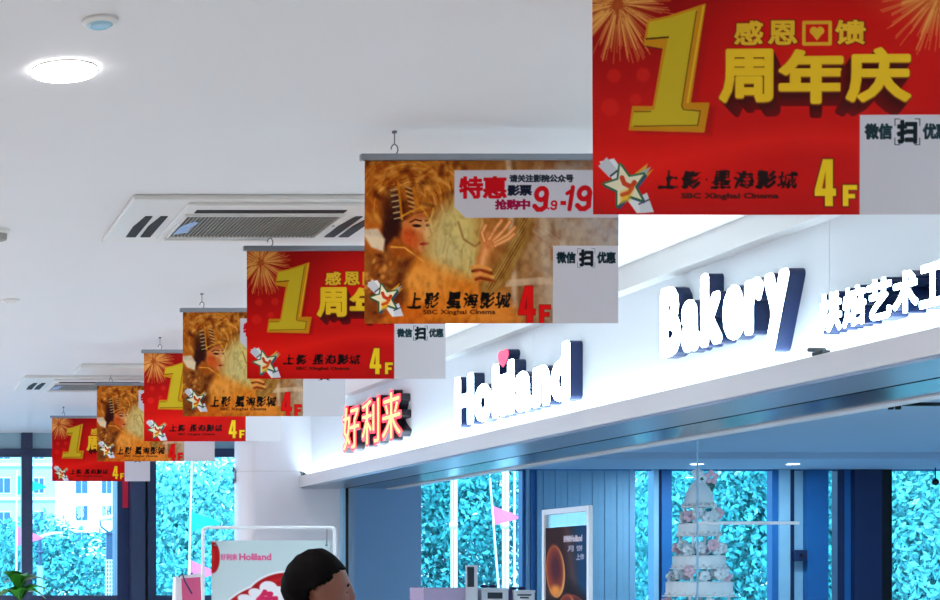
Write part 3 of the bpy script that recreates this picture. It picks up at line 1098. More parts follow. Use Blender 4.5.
def square_sign(name, label, text, pitch, y0, w, z0, z1, bold, side, face, n=46, inner=None):
    t = thing(name, label, 'sign', (FACEX, y0, z0))
    for i, ch in enumerate(text):
        g = glyph(ch)
        lo, hi = g[3] - bold - 0.02, g[4] + bold + 0.02
        kx = w / (g[4][0] - g[3][0] + 2 * bold)
        kz = (z1 - z0) / (g[4][1] - g[3][1] + 2 * bold)
        ya = y0 - i * pitch
        tr = lambda x, y, ya=ya, g=g, kx=kx, kz=kz: (ya - (x - g[3][0] + bold) * kx, z0 + (y - g[3][1] + bold) * kz)
        letter(t, lambda X, Y, ch=ch: glyph_sdf(ch, X, Y) - bold, lo, hi, tr, side, face, n, inner=inner)
    return t


yc0, yc1 = sign_x(343), sign_x(402)
cw = (yc0 - yc1) / 3.16
square_sign('channel_letter_sign', 'red lit sign of three Chinese characters at the far end of the sign wall', '好利来', cw * 1.08, yc0, cw, EYE + 1.02, EYE + 1.39, 0.045, 'letter_side_dark', 'letter_red', 54, inner=('letter_orange', 0.05))
latin_sign('channel_letter_sign', 'white lit name sign with a pink heart over its i, middle of the sign wall', 'Holiland', 455, 570, EYE + 0.995, EYE + 1.32, 'H', 0.060)
latin_sign('channel_letter_sign', 'large white lit sign reading Bakery on the sign wall', 'Bakery', 661, 789, EYE + 1.078, EYE + 1.415, 'B', 0.058)
square_sign('channel_letter_sign', 'small white lit row of Chinese characters right of the Bakery sign', '烘焙艺术工坊', 0.152, sign_x(820), 0.142, EYE + 1.0, EYE + 1.158, 0.035, 'letter_side', 'letter_white', 46)

for k, (px, py, lab) in enumerate(((818, 352, 'small black clip on the lip below the Bakery sign'), (303, 471, 'small black clip at the far end of the lip'))):
    Yc = F * (LIPX + 0.01) / (px - PX)
    c = thing('lip_clip', lab, 'clip', (LIPX, Yc, LIPT), 'small clips on the sign lip')
    MB().box(LIPX - 0.005, LIPX + 0.03, Yc - 0.05, Yc + 0.02, LIPT, LIPT + 0.015, bev=.003).build('base', 'black_metal', c)
    MB().tube([(LIPX + 0.005, Yc - 0.05, LIPT + 0.014), (LIPX + 0.005, Yc + 0.05, LIPT + 0.03)], 0.01, 8).build('head', 'black_metal', c)

# ------------------------------------------------------------------ ceiling fixtures
def ac_unit(label):
    """cassette air conditioner; origin at the near left corner on the ceiling"""
    t = thing('ceiling_air_conditioner', label, 'air conditioner', (0, 0, 0), 'ceiling air conditioners')
    L, W = 1.21, 0.84
    MB().box(0, L, 0, W, -0.022, 0, bev=.006).build('panel', 'white_plastic', t)
    MB().box(0.235, L - 0.235, 0.045, 0.73, -0.036, -0.02, bev=.006).build('centre_panel', 'white_plastic', t)
    for s in (0, 1):
        for q in (0, 1):
            x = (0.085 + q * 0.066) if s == 0 else L - 0.15 - q * 0.066
            m = MB()
            pts = [(x + 0.018, 0.30), (x + 0.048, 0.30), (x + 0.048, 0.71), (x + 0.004, 0.71), (x, 0.5)]
            m.prism(pts, 'z', -0.026, -0.0215)
            m.build('side_vent', 'slot_dark', t)
    MB().box(0.287, L - 0.29, 0.125, 0.175, -0.039, -0.0355).build('air_slot', 'slot_dark', t)
    g0, g1, gx0, gx1 = 0.21, 0.625, 0.265, L - 0.285
    MB().box(gx0, gx1, g0, g1, -0.0375, -0.0355).build('grille_back', 'slot_dark', t)
    g = MB()
    n = 40
    for k in range(n):
        x = gx0 + k * (gx1 - gx0) / n
        g.box(x, x + 0.0055, g0, g1, -0.0445, -0.0372)
    g.build('grille_slats', 'slat_grey', t, kind='stuff')
    fr = MB()
    fr.box(gx0 - .01, gx1 + .01, g0 - .01, g0, -0.046, -0.0355)
    fr.box(gx0 - .01, gx1 + .01, g1, g1 + .01, -0.046, -0.0355)
    fr.box(gx0 - .01, gx0, g0, g1, -0.046, -0.0355)
    fr.box(gx1, gx1 + .01, g0, g1, -0.046, -0.0355)
    fr.build('grille_frame', 'white_plastic', t)
    MB().box(gx0 - .01, L - .48, 0.655, 0.68, -0.052, -0.0355, bev=.004).build('flap', 'white_plastic', t)
    st = MB()
    st.prism([(gx0 + .01, .40), (gx0 + .05, .30), (gx0 + .075, .33), (gx0 + .06, .42), (gx0 + .065, .52), (gx0 + .01, .56)], 'z', -0.0458, -0.0446)
    st.build('sticker', 'sticker_blue', t)
    MB().lathe([(0.008, -0.04), (0.008, -0.0355)], gx1 + .025, 0.42, 10).build('screw', 'slat_grey', t)
    return t


ac = ac_unit('larger ceiling air conditioner behind the gold film banner, with bluish sticker on grille')
ac.location = (1.175, 6.62, CEIL)
ac2 = copy_tree(ac)
ac2.location = (1.36, 12.45, CEIL)
ac2['label'] = 'farther ceiling air conditioner above the small banners at the left'
MB().box(1.70, 2.32, 11.78, 12.22, CEIL - 0.03, CEIL, bev=.008).build('access_panel', 'white_plastic', label='flat white ceiling hatch just in front of the farther air conditioner', category='hatch')

lamps = [(0.67, 5.0, 0.105, 'round white ceiling downlight, lit, at upper left')]
for x in (-1.6, -4.2):  # unseen downlights added to light the hall and its ceiling
    for y in (1.0, 5.0, 9.5, 12.5, 15.5):
        lamps.append((x, y, 0.105, 'round lit ceiling downlight left of the picture'))
lamps += [(0.67, 1.2, 0.105, 'round lit ceiling downlight above the camera'), (2.9, 1.2, 0.105, 'round lit ceiling downlight above the camera, shop side')]  # further unseen lamps added over the camera as fill
for x, y, r, lab in lamps:
    t = thing('ceiling_downlight', lab, 'ceiling light', (x, y, CEIL), 'lit ceiling downlights')
    MB().lathe([(r, CEIL - 0.001), (r, CEIL - 0.006), (r - 0.004, CEIL - 0.0085), (r - 0.006, CEIL - 0.004)], x, y, 40, cap=False).build('trim_ring', 'white_plastic', t, smooth=True)
    MB().lathe([(r - 0.004, CEIL - 0.007), (r - 0.004, CEIL - 0.012)], x, y, 40).build('diffuser', 'lamp_disc', t)
    ld = bpy.data.lights.new('downlight_lamp', 'AREA')
    ld.shape = 'DISK'
    ld.size = 2 * (r - 0.015)
    ld.energy = DOWNLIGHT_POWER * (0.7 if y < 4 else 1.0 if y < 8 else 3.0)  # rear rows stronger, in place of daylight bounced off the floor
    ld.color = (1.0, 0.89, 0.79) if y < 8 else (0.95, 0.94, 0.97)
    lo = bpy.data.objects.new('downlight_lamp', ld)
    COL.objects.link(lo)
    lo.parent = t
    lo.location = (0, 0, -0.0135)


def small_fixture(px, py, r, lab, kind):
    Y = F * (CEIL - EYE) / (PY - py)
    x = PXX(px, Y)
    t = thing(kind[0], lab, kind[1], (x, Y, CEIL))
    MB().lathe([(r, CEIL - 0.0005), (r, CEIL - 0.008), (r * .8, CEIL - 0.014)], x, Y, 28).build('housing', 'white_plastic', t)
    MB().lathe([(r * .72, CEIL - 0.0135), (r * .55, CEIL - 0.02), (r * .2, CEIL - 0.022)], x, Y, 24).build('lens', kind[2], t)


small_fixture(100, 20, 0.052, 'small unlit round ceiling spot above the lit downlight', ('ceiling_spot', 'ceiling spot', 'lens_blue'))
small_fixture(11, 300, 0.05, 'flat white disc on the ceiling at the left edge, below the smoke detector', ('ceiling_sensor', 'sensor', 'white_plastic'))
Y = F * 1.6 / (PY - 230)
sx = PXX(-2, Y)
t = thing('smoke_detector', 'grey domed smoke detector cut by the left edge of the picture', 'smoke detector', (sx, Y, CEIL))
MB().lathe([(0.055, CEIL - .0005), (0.055, CEIL - 0.012), (0.045, CEIL - 0.02)], sx, Y, 24).build('base', 'white_plastic', t)
MB().lathe([(0.043, CEIL - 0.02), (0.04, CEIL - 0.045), (0.02, CEIL - 0.052)], sx, Y, 24).build('dome', 'slat_grey', t)
shop_spots = []
for px in (697, 793):
    shop_spots.append((PXX(px, 16.35), 16.35, EYE + 1.2, {697: 'small lit shop downlight above the tiered cake', 793: 'small lit shop downlight right of the tiered cake'}[px]))
for x in (6.2, 8.8, 11.6):  # unseen downlights added to brighten the cake and the shop
    for Y in (2.0, 5.0, 7.6):
        shop_spots.append((x, Y, SHOPC, 'lit shop downlight above the picture, hidden by the sign bulkhead'))
for x, Y, zc, lab in shop_spots:
    t = thing('shop_downlight', lab, 'ceiling light', (x, Y, zc), 'shop downlights')
    MB().lathe([(0.075, zc - .0005), (0.075, zc - 0.006), (0.062, zc - 0.008)], x, Y, 24, cap=False).build('trim_ring', 'white_plastic', t)
    MB().lathe([(0.062, zc - 0.002), (0.062, zc - 0.007)], x, Y, 24).build('diffuser', 'shop_lamp_disc', t)
    ld = bpy.data.lights.new('shop_lamp', 'AREA')
    ld.shape = 'DISK'
    ld.size = 0.11
    ld.energy = SHOP_LIGHT_POWER * (0.4 if Y > 15 else 1.0)
    ld.color = (0.62, 0.88, 1.0)
    lo = bpy.data.objects.new('shop_lamp', ld)
    COL.objects.link(lo)
    lo.parent = t
    lo.location = (0, 0, -0.012)
# track light on the shop ceiling
t = thing('track_light', 'thin black lighting track with two dark spots on the shop ceiling', 'track light', (PXX(915, 11.3), 11.3, SHOPC))
MB().box(PXX(903, 11.3), PXX(1000, 11.3), 11.28, 11.31, SHOPC - 0.025, SHOPC).build('track', 'black_metal', t)
MB().box(PXX(887, 11.3), PXX(903, 11.3), 11.285, 11.305, SHOPC - 0.012, SHOPC).build('feed', 'white_plastic', t)
for px in (890.5, 897.5):
    MB().lathe([(0.016, SHOPC - 0.05), (0.02, SHOPC - 0.04), (0.02, SHOPC - .012)], PXX(px, 11.3), 11.295, 12).build('spot', 'black_metal', t)
t = thing('dome_camera', 'small black ball camera hanging at the right edge of the shop window', 'camera', (PXX(935.5, 16.9), 16.9, EYE + 1.2))
a = P(935.5, 482, 16.9)
MB().sphere(a, 0.035, 14, 10).build('ball', 'black_metal', t, smooth=True)
MB().tube([(a[0], a[1], a[2] + .03), (a[0], a[1], EYE + 1.2)], 0.006, 6).build('stem', 'black_metal', t)

# ------------------------------------------------------------------ things by the left windows
MB().box(PXX(122.5, 17.28), PXX(128, 17.28), YB - 0.026, YB - 0.021, EYE + 0.79, EYE + 1.25).build('paper_strip', 'red_paper', label='narrow bright red paper strip stuck on the pier between the left windows', category='paper strip', origin=(PXX(125, 17.28), YB - 0.02, EYE + .79))
a = P(236.5, 476, YE + 0.2)
t = thing('wall_bracket', 'small grey metal bracket on the rounded edge of the white column', 'bracket', (3.393, YE + 0.18, a[2]))
MB().box(3.383, 3.395, YE + 0.16, YE + 0.215, a[2] - 0.06, a[2] + 0.05).build('plate', 'hook_grey', t)
for dz in (.05, -.05):
    MB().tube([(3.386, YE + .19, a[2] + dz), (3.368, YE + .15, a[2] + dz + .02), (3.36, YE + .13, a[2] + dz - .02)], 0.008, 8).build('hook', 'hook_grey', t)

# white tube frame with a hanging poster
YS = 10.7
x0, x1 = PXX(203, YS), PXX(334.5, YS)
zt = EYE + (PY - 527.5) / F * YS
t = thing('poster_stand', 'white tubular floor stand holding a pale poster with red shapes', 'poster stand', ((x0 + x1) / 2, YS, 0))
fr = MB()
rc = 0.03
arc = [(x0, YS, 0.02)] + [(x0, YS, zt - rc)] + [(x0 + rc - rc * math.cos(q), YS, zt - rc + rc * math.sin(q)) for q in (.5, 1.0)] + [(x0 + rc, YS, zt), (x1 - rc, YS, zt)]
arc += [(x1 - rc + rc * math.sin(q), YS, zt - rc + rc * math.cos(q)) for q in (.5, 1.0)] + [(x1, YS, zt - rc), (x1, YS, .02)]
fr.tube(arc, 0.0115, 10)
fr.build('frame', 'white_metal', t, smooth=True)
for x in (x0, x1):
    MB().box(x - .02, x + .02, YS - .25, YS + .25, 0, .02, bev=.004).build('foot', 'white_metal', t)
pc = Canvas(0, 0, 592, 900, 190, 288, (196, 212, 214))
pc.put(np.clip((pc.Y - 20) / 500, 0, 1) * .4, (222, 226, 230))
pc.ell(8, 85, 34, 78, (176, 20, 24), soft=4)
pc.ell(2, 85, 14, 70, (210, 50, 40), soft=14, alpha=.6)
for (ex, ey, rx, ry, rot) in ((310, 235, 130, 62, -20), (180, 300, 130, 50, -28), (70, 370, 120, 40, -35), (380, 260, 80, 60, 10), (440, 360, 70, 110, 0)):
    pc.ell(ex, ey, rx + 10, ry + 10, (238, 240, 242), rot=rot, soft=6)
for (ex, ey, rx, ry, rot) in ((310, 235, 130, 62, -20), (180, 300, 130, 50, -28), (70, 370, 120, 40, -35), (380, 260, 80, 60, 10), (440, 360, 70, 110, 0)):
    pc.ell(ex, ey, rx, ry, (172, 18, 28), rot=rot, soft=5)
    pc.ell(ex - 10, ey - 14, rx * .7, ry * .4, (206, 34, 40), rot=rot, soft=16, alpha=.7)
pc.ell(20, 470, 60, 90, (160, 16, 24), soft=5)
for (ex, ey, rx, ry, rot) in ((170, 292, 40, 22, 10), (225, 268, 42, 26, 20), (285, 240, 46, 36, 10), (330, 300, 90, 70, 0), (240, 310, 90, 34, -5), (280, 380, 120, 60, 0), (130, 320, 34, 18, -20), (150, 440, 60, 50, 0)):
    pc.ell(ex, ey, rx, ry, (240, 236, 240), rot=rot, soft=4)
pc.text('好利来', 46, 68, 128, 98, (226, 84, 140), 1.2)
pc.text('Holiland', 140, 66, 296, 98, (226, 70, 130), 1.4, square=False)
pc.char('兔', 228, 252, 335, 372, (214, 40, 90), 6)
pc.text('好味', 120, 520, 470, 690, (206, 30, 70), 10)
w_, h_ = PXX(331, YS) - PXX(212, YS), 1.20
zl = EYE + (PY - 540.5) / F * YS - h_
me = pc.mesh('poster_sheet', w_, h_, 'poster_print', wob=0.004)
s = bpy.data.objects.new('poster_sheet', me)
COL.objects.link(s)
s.parent = t
s.location = (PXX(212, YS) - t.location.x, 0.012, zl)
for x in (PXX(216, YS), PXX(327, YS)):
    MB().tube([(x, YS + .004, zl + h_ - .03), (x, YS, zt)], 0.0025, 6).build('tie', 'hook_grey', t)
    MB().lathe([(.012, zl + h_ - .035), (.012, zl + h_ - .028)], x, YS + .01, 10).build('eyelet', 'hook_grey', t)

# paper bag standing on a slim shelf beside the stand
YG = 11.4
bx0, bx1 = PXX(173, YG), PXX(203, YG)
bz = EYE + (PY - 577) / F * YG
sh = thing('display_shelf', 'slim white display shelf below the paper bag by the left window', 'shelf', ((bx0 + bx1) / 2, YG, 0))
for z in (0.02, .45, .88, bz - 0.40):
    MB().box(bx0 - .05, bx1 + .05, YG - .18, YG + .18, z, z + .025, bev=.004).build('board', 'white_metal', sh)
for x in (bx0 - .04, bx1 + .04):
    for y in (YG - .16, YG + .16):
        MB().tube([(x, y, 0), (x, y, bz - .376)], .012, 8).build('post', 'white_metal', sh)
bg_ = thing('paper_bag', 'white paper bag with pink print and dark cord handles beside the poster stand', 'bag', ((bx0 + bx1) / 2, YG, bz - .375))
b0 = bz - .375
m = MB()
m.add([(bx0, YG - .06, b0), (bx1, YG - .06, b0), (bx1, YG + .06, b0), (bx0, YG + .06, b0), (bx0 + .01, YG - .045, bz), (bx1 - .01, YG - .045, bz + .03), (bx1 - .01, YG + .045, bz + .03), (bx0 + .01, YG + .045, bz)],
      [(0, 1, 2, 3), (0, 1, 5, 4), (1, 2, 6, 5), (2, 3, 7, 6), (3, 0, 4, 7)])
m.build('bag_body', 'bag_paper', bg_)
m = MB()
m.add([(bx0 + .06, YG - .0635, b0 + .06), (bx1 - .02, YG - .0635, b0 + .06), (bx1 - .03, YG - .0480, bz + .0), (bx0 + .05, YG - .0480, bz - .01), (bx0 + .06, YG - .061, b0 + .06), (bx1 - .02, YG - .061, b0 + .06), (bx1 - .03, YG - .0455, bz + .0), (bx0 + .05, YG - .0455, bz - .01)],
      [(0, 1, 2, 3), (4, 7, 6, 5), (0, 4, 5, 1), (1, 5, 6, 2), (2, 6, 7, 3), (3, 7, 4, 0)])
m.build('print_patch', 'bag_pink', bg_)
for off, y in ((0, YG - .058), (.09, YG + .04)):
    MB().tube([(bx0 + .03 + off, y, bz - .0), (bx0 + .05 + off, y - .01, bz + .03), (bx0 + .07 + off, y - .012, bz - .03), (bx0 + .12 + off, y - .014, bz - .12)], .006, 6).build('handle', 'bow_purple', bg_)

# potted plant in the lower left corner
YP = 8.2
cx = PXX(20, YP)
pl = thing('potted_plant', 'tall green leafy pot plant in the lower left corner', 'plant', (cx, YP, 0))
MB().lathe([(.14, 0), (.19, .30), (.2, .34), (.18, .34), (.17, .30), (.02, .29)], cx, YP, 24).build('pot', 'pot_white', pl, smooth=True)
MB().lathe([(.168, .29), (.168, .305)], cx, YP, 20).build('soil', 'soil', pl)
MB().tube([(cx, YP, .3), (cx + .015, YP, .8), (cx - .01, YP, 1.2), (cx + .005, YP, 1.53)], .018, 8, .008).build('stem', 'stem_green', pl, smooth=True)


def leaf_mesh(L, W):
    n = 8
    v, f = [], []
    for i in range(n + 1):
        t_ = i / n
        w = W * math.sin(math.pi * min(1, t_ * .96 + .02)) ** .8 * (1 - .25 * t_)
        z = .04 * math.sin(t_ * 3) - .25 * L * t_ * t_
        for s in (-1, 0, 1):
            v.append((t_ * L, s * w, z + abs(s) * w * .35))
    for i in range(n):
        for s in range(2):
            a_ = i * 3 + s
            f.append((a_, a_ + 1, a_ + 4, a_ + 3))
    me = bpy.data.meshes.new('leaf')
    me.from_pydata(v, [], f)
    me.polygons.foreach_set('use_smooth', [True] * len(f))
    me.materials.append(MATS['leaf_indoor'])
    return me


lm = leaf_mesh(.15, .042)
specs = []
for tier, (z, n, el) in enumerate(((1.535, 8, 42), (1.50, 8, 22), (1.36, 7, 5), (1.2, 6, 10), (1.0, 6, 10))):
    for i in range(n):
        specs.append((z, 360 * i / n + tier * 27 + random.uniform(-12, 12), el + random.uniform(-10, 14), random.uniform(.85, 1.2)))
for z, az, el, sc in specs:
    o = bpy.data.objects.new('leaf', lm)
    COL.objects.link(o)
    o.parent = pl
    o.location = (0.0, 0, z)
    o.rotation_euler = (random.uniform(-.3, .3), -math.radians(el), math.radians(az))
    o.scale = (sc, sc, sc)

# ------------------------------------------------------------------ passer-by (head in the lower edge)
YM = 5.0
hx, hz = PXX(318, YM), EYE + (PY - 552) / F * YM      # head centre column, crown height
hx -= 0.0
H = hz
person = thing('person', 'person with short black hair walking past the poster stand, face turned right', 'person', (hx, YM, 0))


def head_mesh(off=0.0, n=40, m_=30):
    """head facing +x; local origin at the head centre; returns verts, faces"""
    v, f = [], []
    for i in range(m_ + 1):
        th = math.pi * i / m_
        for j in range(n):
            ph = 2 * math.pi * j / n
            dx, dy, dz = math.sin(th) * math.cos(ph), math.sin(th) * math.sin(ph), math.cos(th)
            x, y, z = dx * .098, dy * .078, dz * .118
            if dz < 0:       # jaw narrows and comes forward
                k_ = -dz
                y *= 1 - .34 * k_ * k_
                x = x * (1 - .25 * k_) + .022 * k_
            if dx > 0:
                # brow, eye hollows, nose, lips, chin as bumps on the front
                def bump(y0, z0, sy, sz, a_):
                    return a_ * math.exp(-((y - y0) / sy) ** 2 - ((z - z0) / sz) ** 2) * dx
                x += bump(0, -.018, .013, .022, .020) + bump(0, -.034, .017, .012, .010) + bump(0, .012, .05, .010, .005)
                x -= bump(.03, -.002, .016, .011, .009) + bump(-.03, -.002, .016, .011, .009)
                x += bump(0, -.060, .022, .006, .006) + bump(0, -.072, .02, .006, .006) + bump(0, -.100, .02, .014, .010)
            # ears
            for s in (-1, 1):
                if dy * s > .5:
                    e = math.exp(-((x + .010) / .016) ** 2 - ((z + .012) / .028) ** 2)
                    y += s * .016 * e
            L = math.sqrt(x * x + y * y + z * z) + 1e-9
            q = 1 + off / L
            v.append((x * q, y * q, z * q))
    for i in range(m_):
        for j in range(n):
            f.append((i * n + j, (i + 1) * n + j, (i + 1) * n + (j + 1) % n, i * n + (j + 1) % n))
    return v, f


def skin_mesh(joints, edges, root):
    me = bpy.data.meshes.new('tmp_skin')
    me.from_pydata([j[0] for j in joints], edges, [])
    o = bpy.data.objects.new('tmp_skin', me)
    COL.objects.link(o)
    md = o.modifiers.new('s', 'SKIN')
    me.skin_vertices or me.attributes
    if not me.skin_vertices:
        bmx = bmesh.new()
        bmx.from_mesh(me)
        bmx.verts.layers.skin.verify()
        bmx.to_mesh(me)
        bmx.free()
    for i, j in enumerate(joints):
        me.skin_vertices[0].data[i].radius = (j[1], j[2] if len(j) > 2 else j[1])
    me.skin_vertices[0].data[root].use_root = True
    o.modifiers.new('u', 'SUBSURF').levels = 2
    dg = bpy.context.evaluated_depsgraph_get()
    dg.update()
    r = bpy.data.meshes.new_from_object(o.evaluated_get(dg))
    v = [q.co.copy() for q in r.vertices]
    f = [tuple(p.vertices) for p in r.polygons]
    bpy.data.objects.remove(o)
    return v, f


yaw = math.radians(-14)      # mostly in profile, a little towards the camera
HC = Vector((0, 0, H - .122))
Rz = Matrix.Rotation(yaw, 3, 'Z')
hv, hf = head_mesh()
hv = [Rz @ (Vector(p) * 1.0) + HC for p in hv]
nk = H - .245
B = lambda x, y, z, r, r2=None: ((x, y, z), r, r2 or r)
sh_ = H - .33
J = [B(0, 0, H * .54, .125, .15), B(0, 0, H * .64, .11, .14), B(0, 0, H * .74, .12, .165), B(0, 0, sh_, .085, .12), B(0.0, 0, nk - .02, .05), B(.008, 0, nk + .06, .05)]
ed = [(0, 1), (1, 2), (2, 3), (3, 4), (4, 5)]
for s in (-1, 1):
    b0_ = len(J)
    sw = .12 * s
    J += [B(0, s * .17, sh_ - .03, .055), B(-.02 - sw * .3, s * .21, H * .62, .042), B(.02 + sw, s * .21, H * .50, .032), B(.05 + sw * 1.2, s * .20, H * .455, .03), B(.06 + sw * 1.3, s * .20, H * .41, .018),
          B(0, s * .09, H * .49, .085), B(.05 + sw * 1.0, s * .10, H * .27, .06), B(-.02 + sw * 1.6, s * .10, .09, .042), B(.02 + sw * 1.6, s * .10, .045, .04), B(.17 + sw * 1.6, s * .11, .032, .03)]
    ed += [(3, b0_), (b0_, b0_ + 1), (b0_ + 1, b0_ + 2), (b0_ + 2, b0_ + 3), (b0_ + 3, b0_ + 4), (0, b0_ + 5), (b0_ + 5, b0_ + 6), (b0_ + 6, b0_ + 7), (b0_ + 7, b0_ + 8), (b0_ + 8, b0_ + 9)]
bv, bf = skin_mesh(J, ed, 0)
body = MB()
body.add(bv, bf)
body.add(hv, hf)
# five fingers on each hand
for s in (-1, 1):
    sw = .12 * s
    base = Vector((.06 + sw * 1.3, s * .20, H * .41))
    for k_ in range(4):
        o_ = Vector((-.022 + .015 * k_, 0, -.005))
        ln = (.055, .07, .075, .06)[k_]
        body.tube([base + Vector((-.012 + .008 * k_, 0, .04)), base + o_, base + o_ + Vector((.006, -s * .006, -ln * .55)), base + o_ + Vector((.004, -s * .022, -ln))], .008, 8, .0065)
    body.tube([base + Vector((.0, 0, .05)), base + Vector((.028, 0, .03)), base + Vector((.045, -s * .01, 0)), base + Vector((.047, -s * .02, -.03))], .0095, 8, .007)
tmp = body.build('tmp_body', 'skin')
rm = tmp.modifiers.new('r', 'REMESH')
rm.mode = 'VOXEL'
rm.voxel_size = .0075
sm = tmp.modifiers.new('s', 'SMOOTH')
sm.iterations = 3
sm.factor = .5
dg = bpy.context.evaluated_depsgraph_get()
dg.update()
bme = bpy.data.meshes.new_from_object(tmp.evaluated_get(dg))
bpy.data.objects.remove(tmp)
bmx = bmesh.new()
bmx.from_mesh(bme)
left, islands = set(bmx.verts), []
while left:                       # keep the one continuous outer surface
    st, isl = [left.pop()], []
    while st:
        q = st.pop()
        isl.append(q)
        for e_ in q.link_edges:
            w_ = e_.other_vert(q)
            if w_ in left:
                left.remove(w_)
                st.append(w_)
    islands.append(isl)
islands.sort(key=len)
bmesh.ops.delete(bmx, geom=[q for isl in islands[:-1] for q in isl], context='VERTS')
bmx.to_mesh(bme)
bmx.free()
bme.polygons.foreach_set('use_smooth', [True] * len(bme.polygons))
bme.name = 'body'
if not bme.materials:
    bme.materials.append(MATS['skin'])
bo = bpy.data.objects.new('body', bme)
COL.objects.link(bo)
bo.parent = person
for s in (-1, 1):
    e = Rz @ Vector((.0745, s * .029, -.004)) + HC + Vector(person.location)
    MB().sphere(e, .0105, 14, 10).build('eye', 'eye_white', person, smooth=True)
    e2 = e + Rz @ Vector((.0075, 0, 0))
    MB().sphere(e2, .0052, 10, 8).build('iris', 'hair_black', person, smooth=True)
    MB().tube([e + Rz @ Vector((.012, -.016, .020)), e + Rz @ Vector((.016, 0, .025)), e + Rz @ Vector((.008, .017, .020))], .0032, 6).build('eyebrow', 'hair_black', person)
# hair: a cap over crown, sides and nape with an uneven edge
hv2, hf2 = head_mesh(.016, 120, 90)
keep = []
for q in hf2:
    c_ = sum((Vector(hv2[i]) for i in q), Vector()) / 4
    front = .060 - .10 * max(0, (c_.z - .03)) / .09
    lim = -.075 if c_.x < -.035 else (.0 + (c_.x + .035) * .55)
    if c_.x > .045:
        lim = .066
    lim += .004 * math.sin(c_.x * 300) * math.sin(c_.y * 210 + 1)
    if c_.z > lim and not (c_.x > .068 and c_.z < .075):
        keep.append(q)
hm = MB()
hv2 = [Vector(p) * (1 + .010 * math.sin(p[0] * 130 + p[2] * 90) * math.sin(p[1] * 110 + 1)) for p in hv2]
thin = head_mesh(.005, 120, 90)[0]
hv2 = [p.lerp(Vector(q), min(1.0, max(0.0, (p.x - .01) / .06))) for p, q in zip(hv2, thin)]
outer = [Rz @ p + HC + Vector(person.location) for p in hv2]
inner_ = [Rz @ Vector(p) * .98 + HC + Vector(person.location) for p in head_mesh(0, 120, 90)[0]]
nv = len(outer)
be = boundary(keep)
hm.add(outer + inner_, [tuple(q) for q in keep] + [tuple(nv + i for i in q[::-1]) for q in keep] + [(a_, b_, nv + b_, nv + a_) for a_, b_ in be])
hm.build('hair', 'hair_black', person, smooth=True)
# jacket and trousers follow the body
JJ = [(j[0], j[1] + .014, j[2] + .014) for j in J]
jt = [0, 1, 2, 3, 6, 7, 8, 16, 17, 18]
mp = {a_: i for i, a_ in enumerate(jt)}
ve, fe = skin_mesh([JJ[a_] for a_ in jt], [(mp[a_], mp[b_]) for a_, b_ in ed if a_ in mp and b_ in mp], 0)
MB().add([Vector(p) + Vector(person.location) for p in ve], fe).build('jacket', 'jacket', person, smooth=True)
jt = [0, 11, 12, 13, 21, 22, 23]
mp = {a_: i for i, a_ in enumerate(jt)}
ve, fe = skin_mesh([JJ[a_] for a_ in jt], [(mp[a_], mp[b_]) for a_, b_ in ed if a_ in mp and b_ in mp], 0)
MB().add([Vector(p) + Vector(person.location) for p in ve], fe).build('trousers', 'trousers', person, smooth=True)

# ------------------------------------------------------------------ inside the shop
# dark poster in a slim frame, parallel to the shop front
XPF = 4.50
py0, py1 = F * XPF / (543.5 - PX), F * XPF / (591 - PX)
zt = EYE + 0.1025 * XPF
t = thing('framed_poster', 'slim framed dark poster of brown almonds standing in the shop front', 'poster', (XPF, (py0 + py1) / 2, 0))
fw = .035
for a_, b_ in ((py0, py0 - fw), (py1 + fw, py1)):
    MB().box(XPF - .012, XPF + .012, b_, a_, .08, zt, bev=.003).build('upright', 'white_metal', t)
for z in (zt - fw, .30):
    MB().box(XPF - .012, XPF + .012, py1 + fw, py0 - fw, z, z + fw, bev=.003).build('crossbar', 'white_metal', t)
for a_ in (py0 - fw / 2, py1 + fw / 2):
    MB().box(XPF - .2, XPF + .2, a_ - .02, a_ + .02, 0, .08, bev=.004).build('foot', 'white_metal', t)
MB().box(XPF + .001, XPF + .006, py1 + fw, py0 - fw, .335, zt - fw).build('clear_sheet', 'clear_glass', t)
al = Canvas(0, 0, 215, 1410, 110, 700, (56, 30, 30))
al.put(np.clip((al.X - 95) / 90, 0, 1), (24, 70, 112))  # blue towards the right: a reflection painted into the print
al.put(np.clip(1 - np.abs(al.X - 110 - al.Y * .12) / 34, 0, 1) * .7, (104, 66, 64))
al.poly([(120, 300), (232, 400), (232, 1410), (30, 1410), (30, 420)], (28, 16, 20), soft=60)
for (ex, ey, rx, ry, rot) in ((52, 245, 50, 145, -3), (172, 440, 40, 80, -40), (105, 470, 46, 100, 8), (70, 640, 60, 110, 20), (150, 700, 50, 120, -20), (80, 860, 60, 110, -10)):
    al.ell(ex, ey, rx, ry, (236, 170, 96), rot=rot, soft=4)
    al.ell(ex - 4, ey - 8, rx - 6, ry - 6, (164, 66, 40), rot=rot, soft=10)
    al.ell(ex + 2, ey - 20, rx * .6, ry * .6, (84, 36, 46), rot=rot, soft=30)
    al.ell(ex, ey + ry * .72, rx * .5, ry * .2, (244, 160, 64), rot=rot, soft=24, alpha=.9)
al.text('好利来', 96, 52, 132, 82, (220, 210, 220), 1.2)
al.text('Holiland', 134, 52, 188, 82, (220, 210, 220), 1.2, square=False)
al.text('月饼', 116, 106, 190, 136, (180, 178, 196), 1.0, gap=.5)
al.text('上市', 160, 152, 198, 182, (180, 178, 196), 1.0)
pw_ = py0 - py1 - 2 * fw - .01
me = al.mesh('poster_sheet', pw_, 1.62, 'poster_print', plane='yz')
s = bpy.data.objects.new('poster_sheet', me)
COL.objects.link(s)
s.parent = t
s.location = (-.003, py0 - fw - .005 - t.location.y, zt - .12 - 1.62)

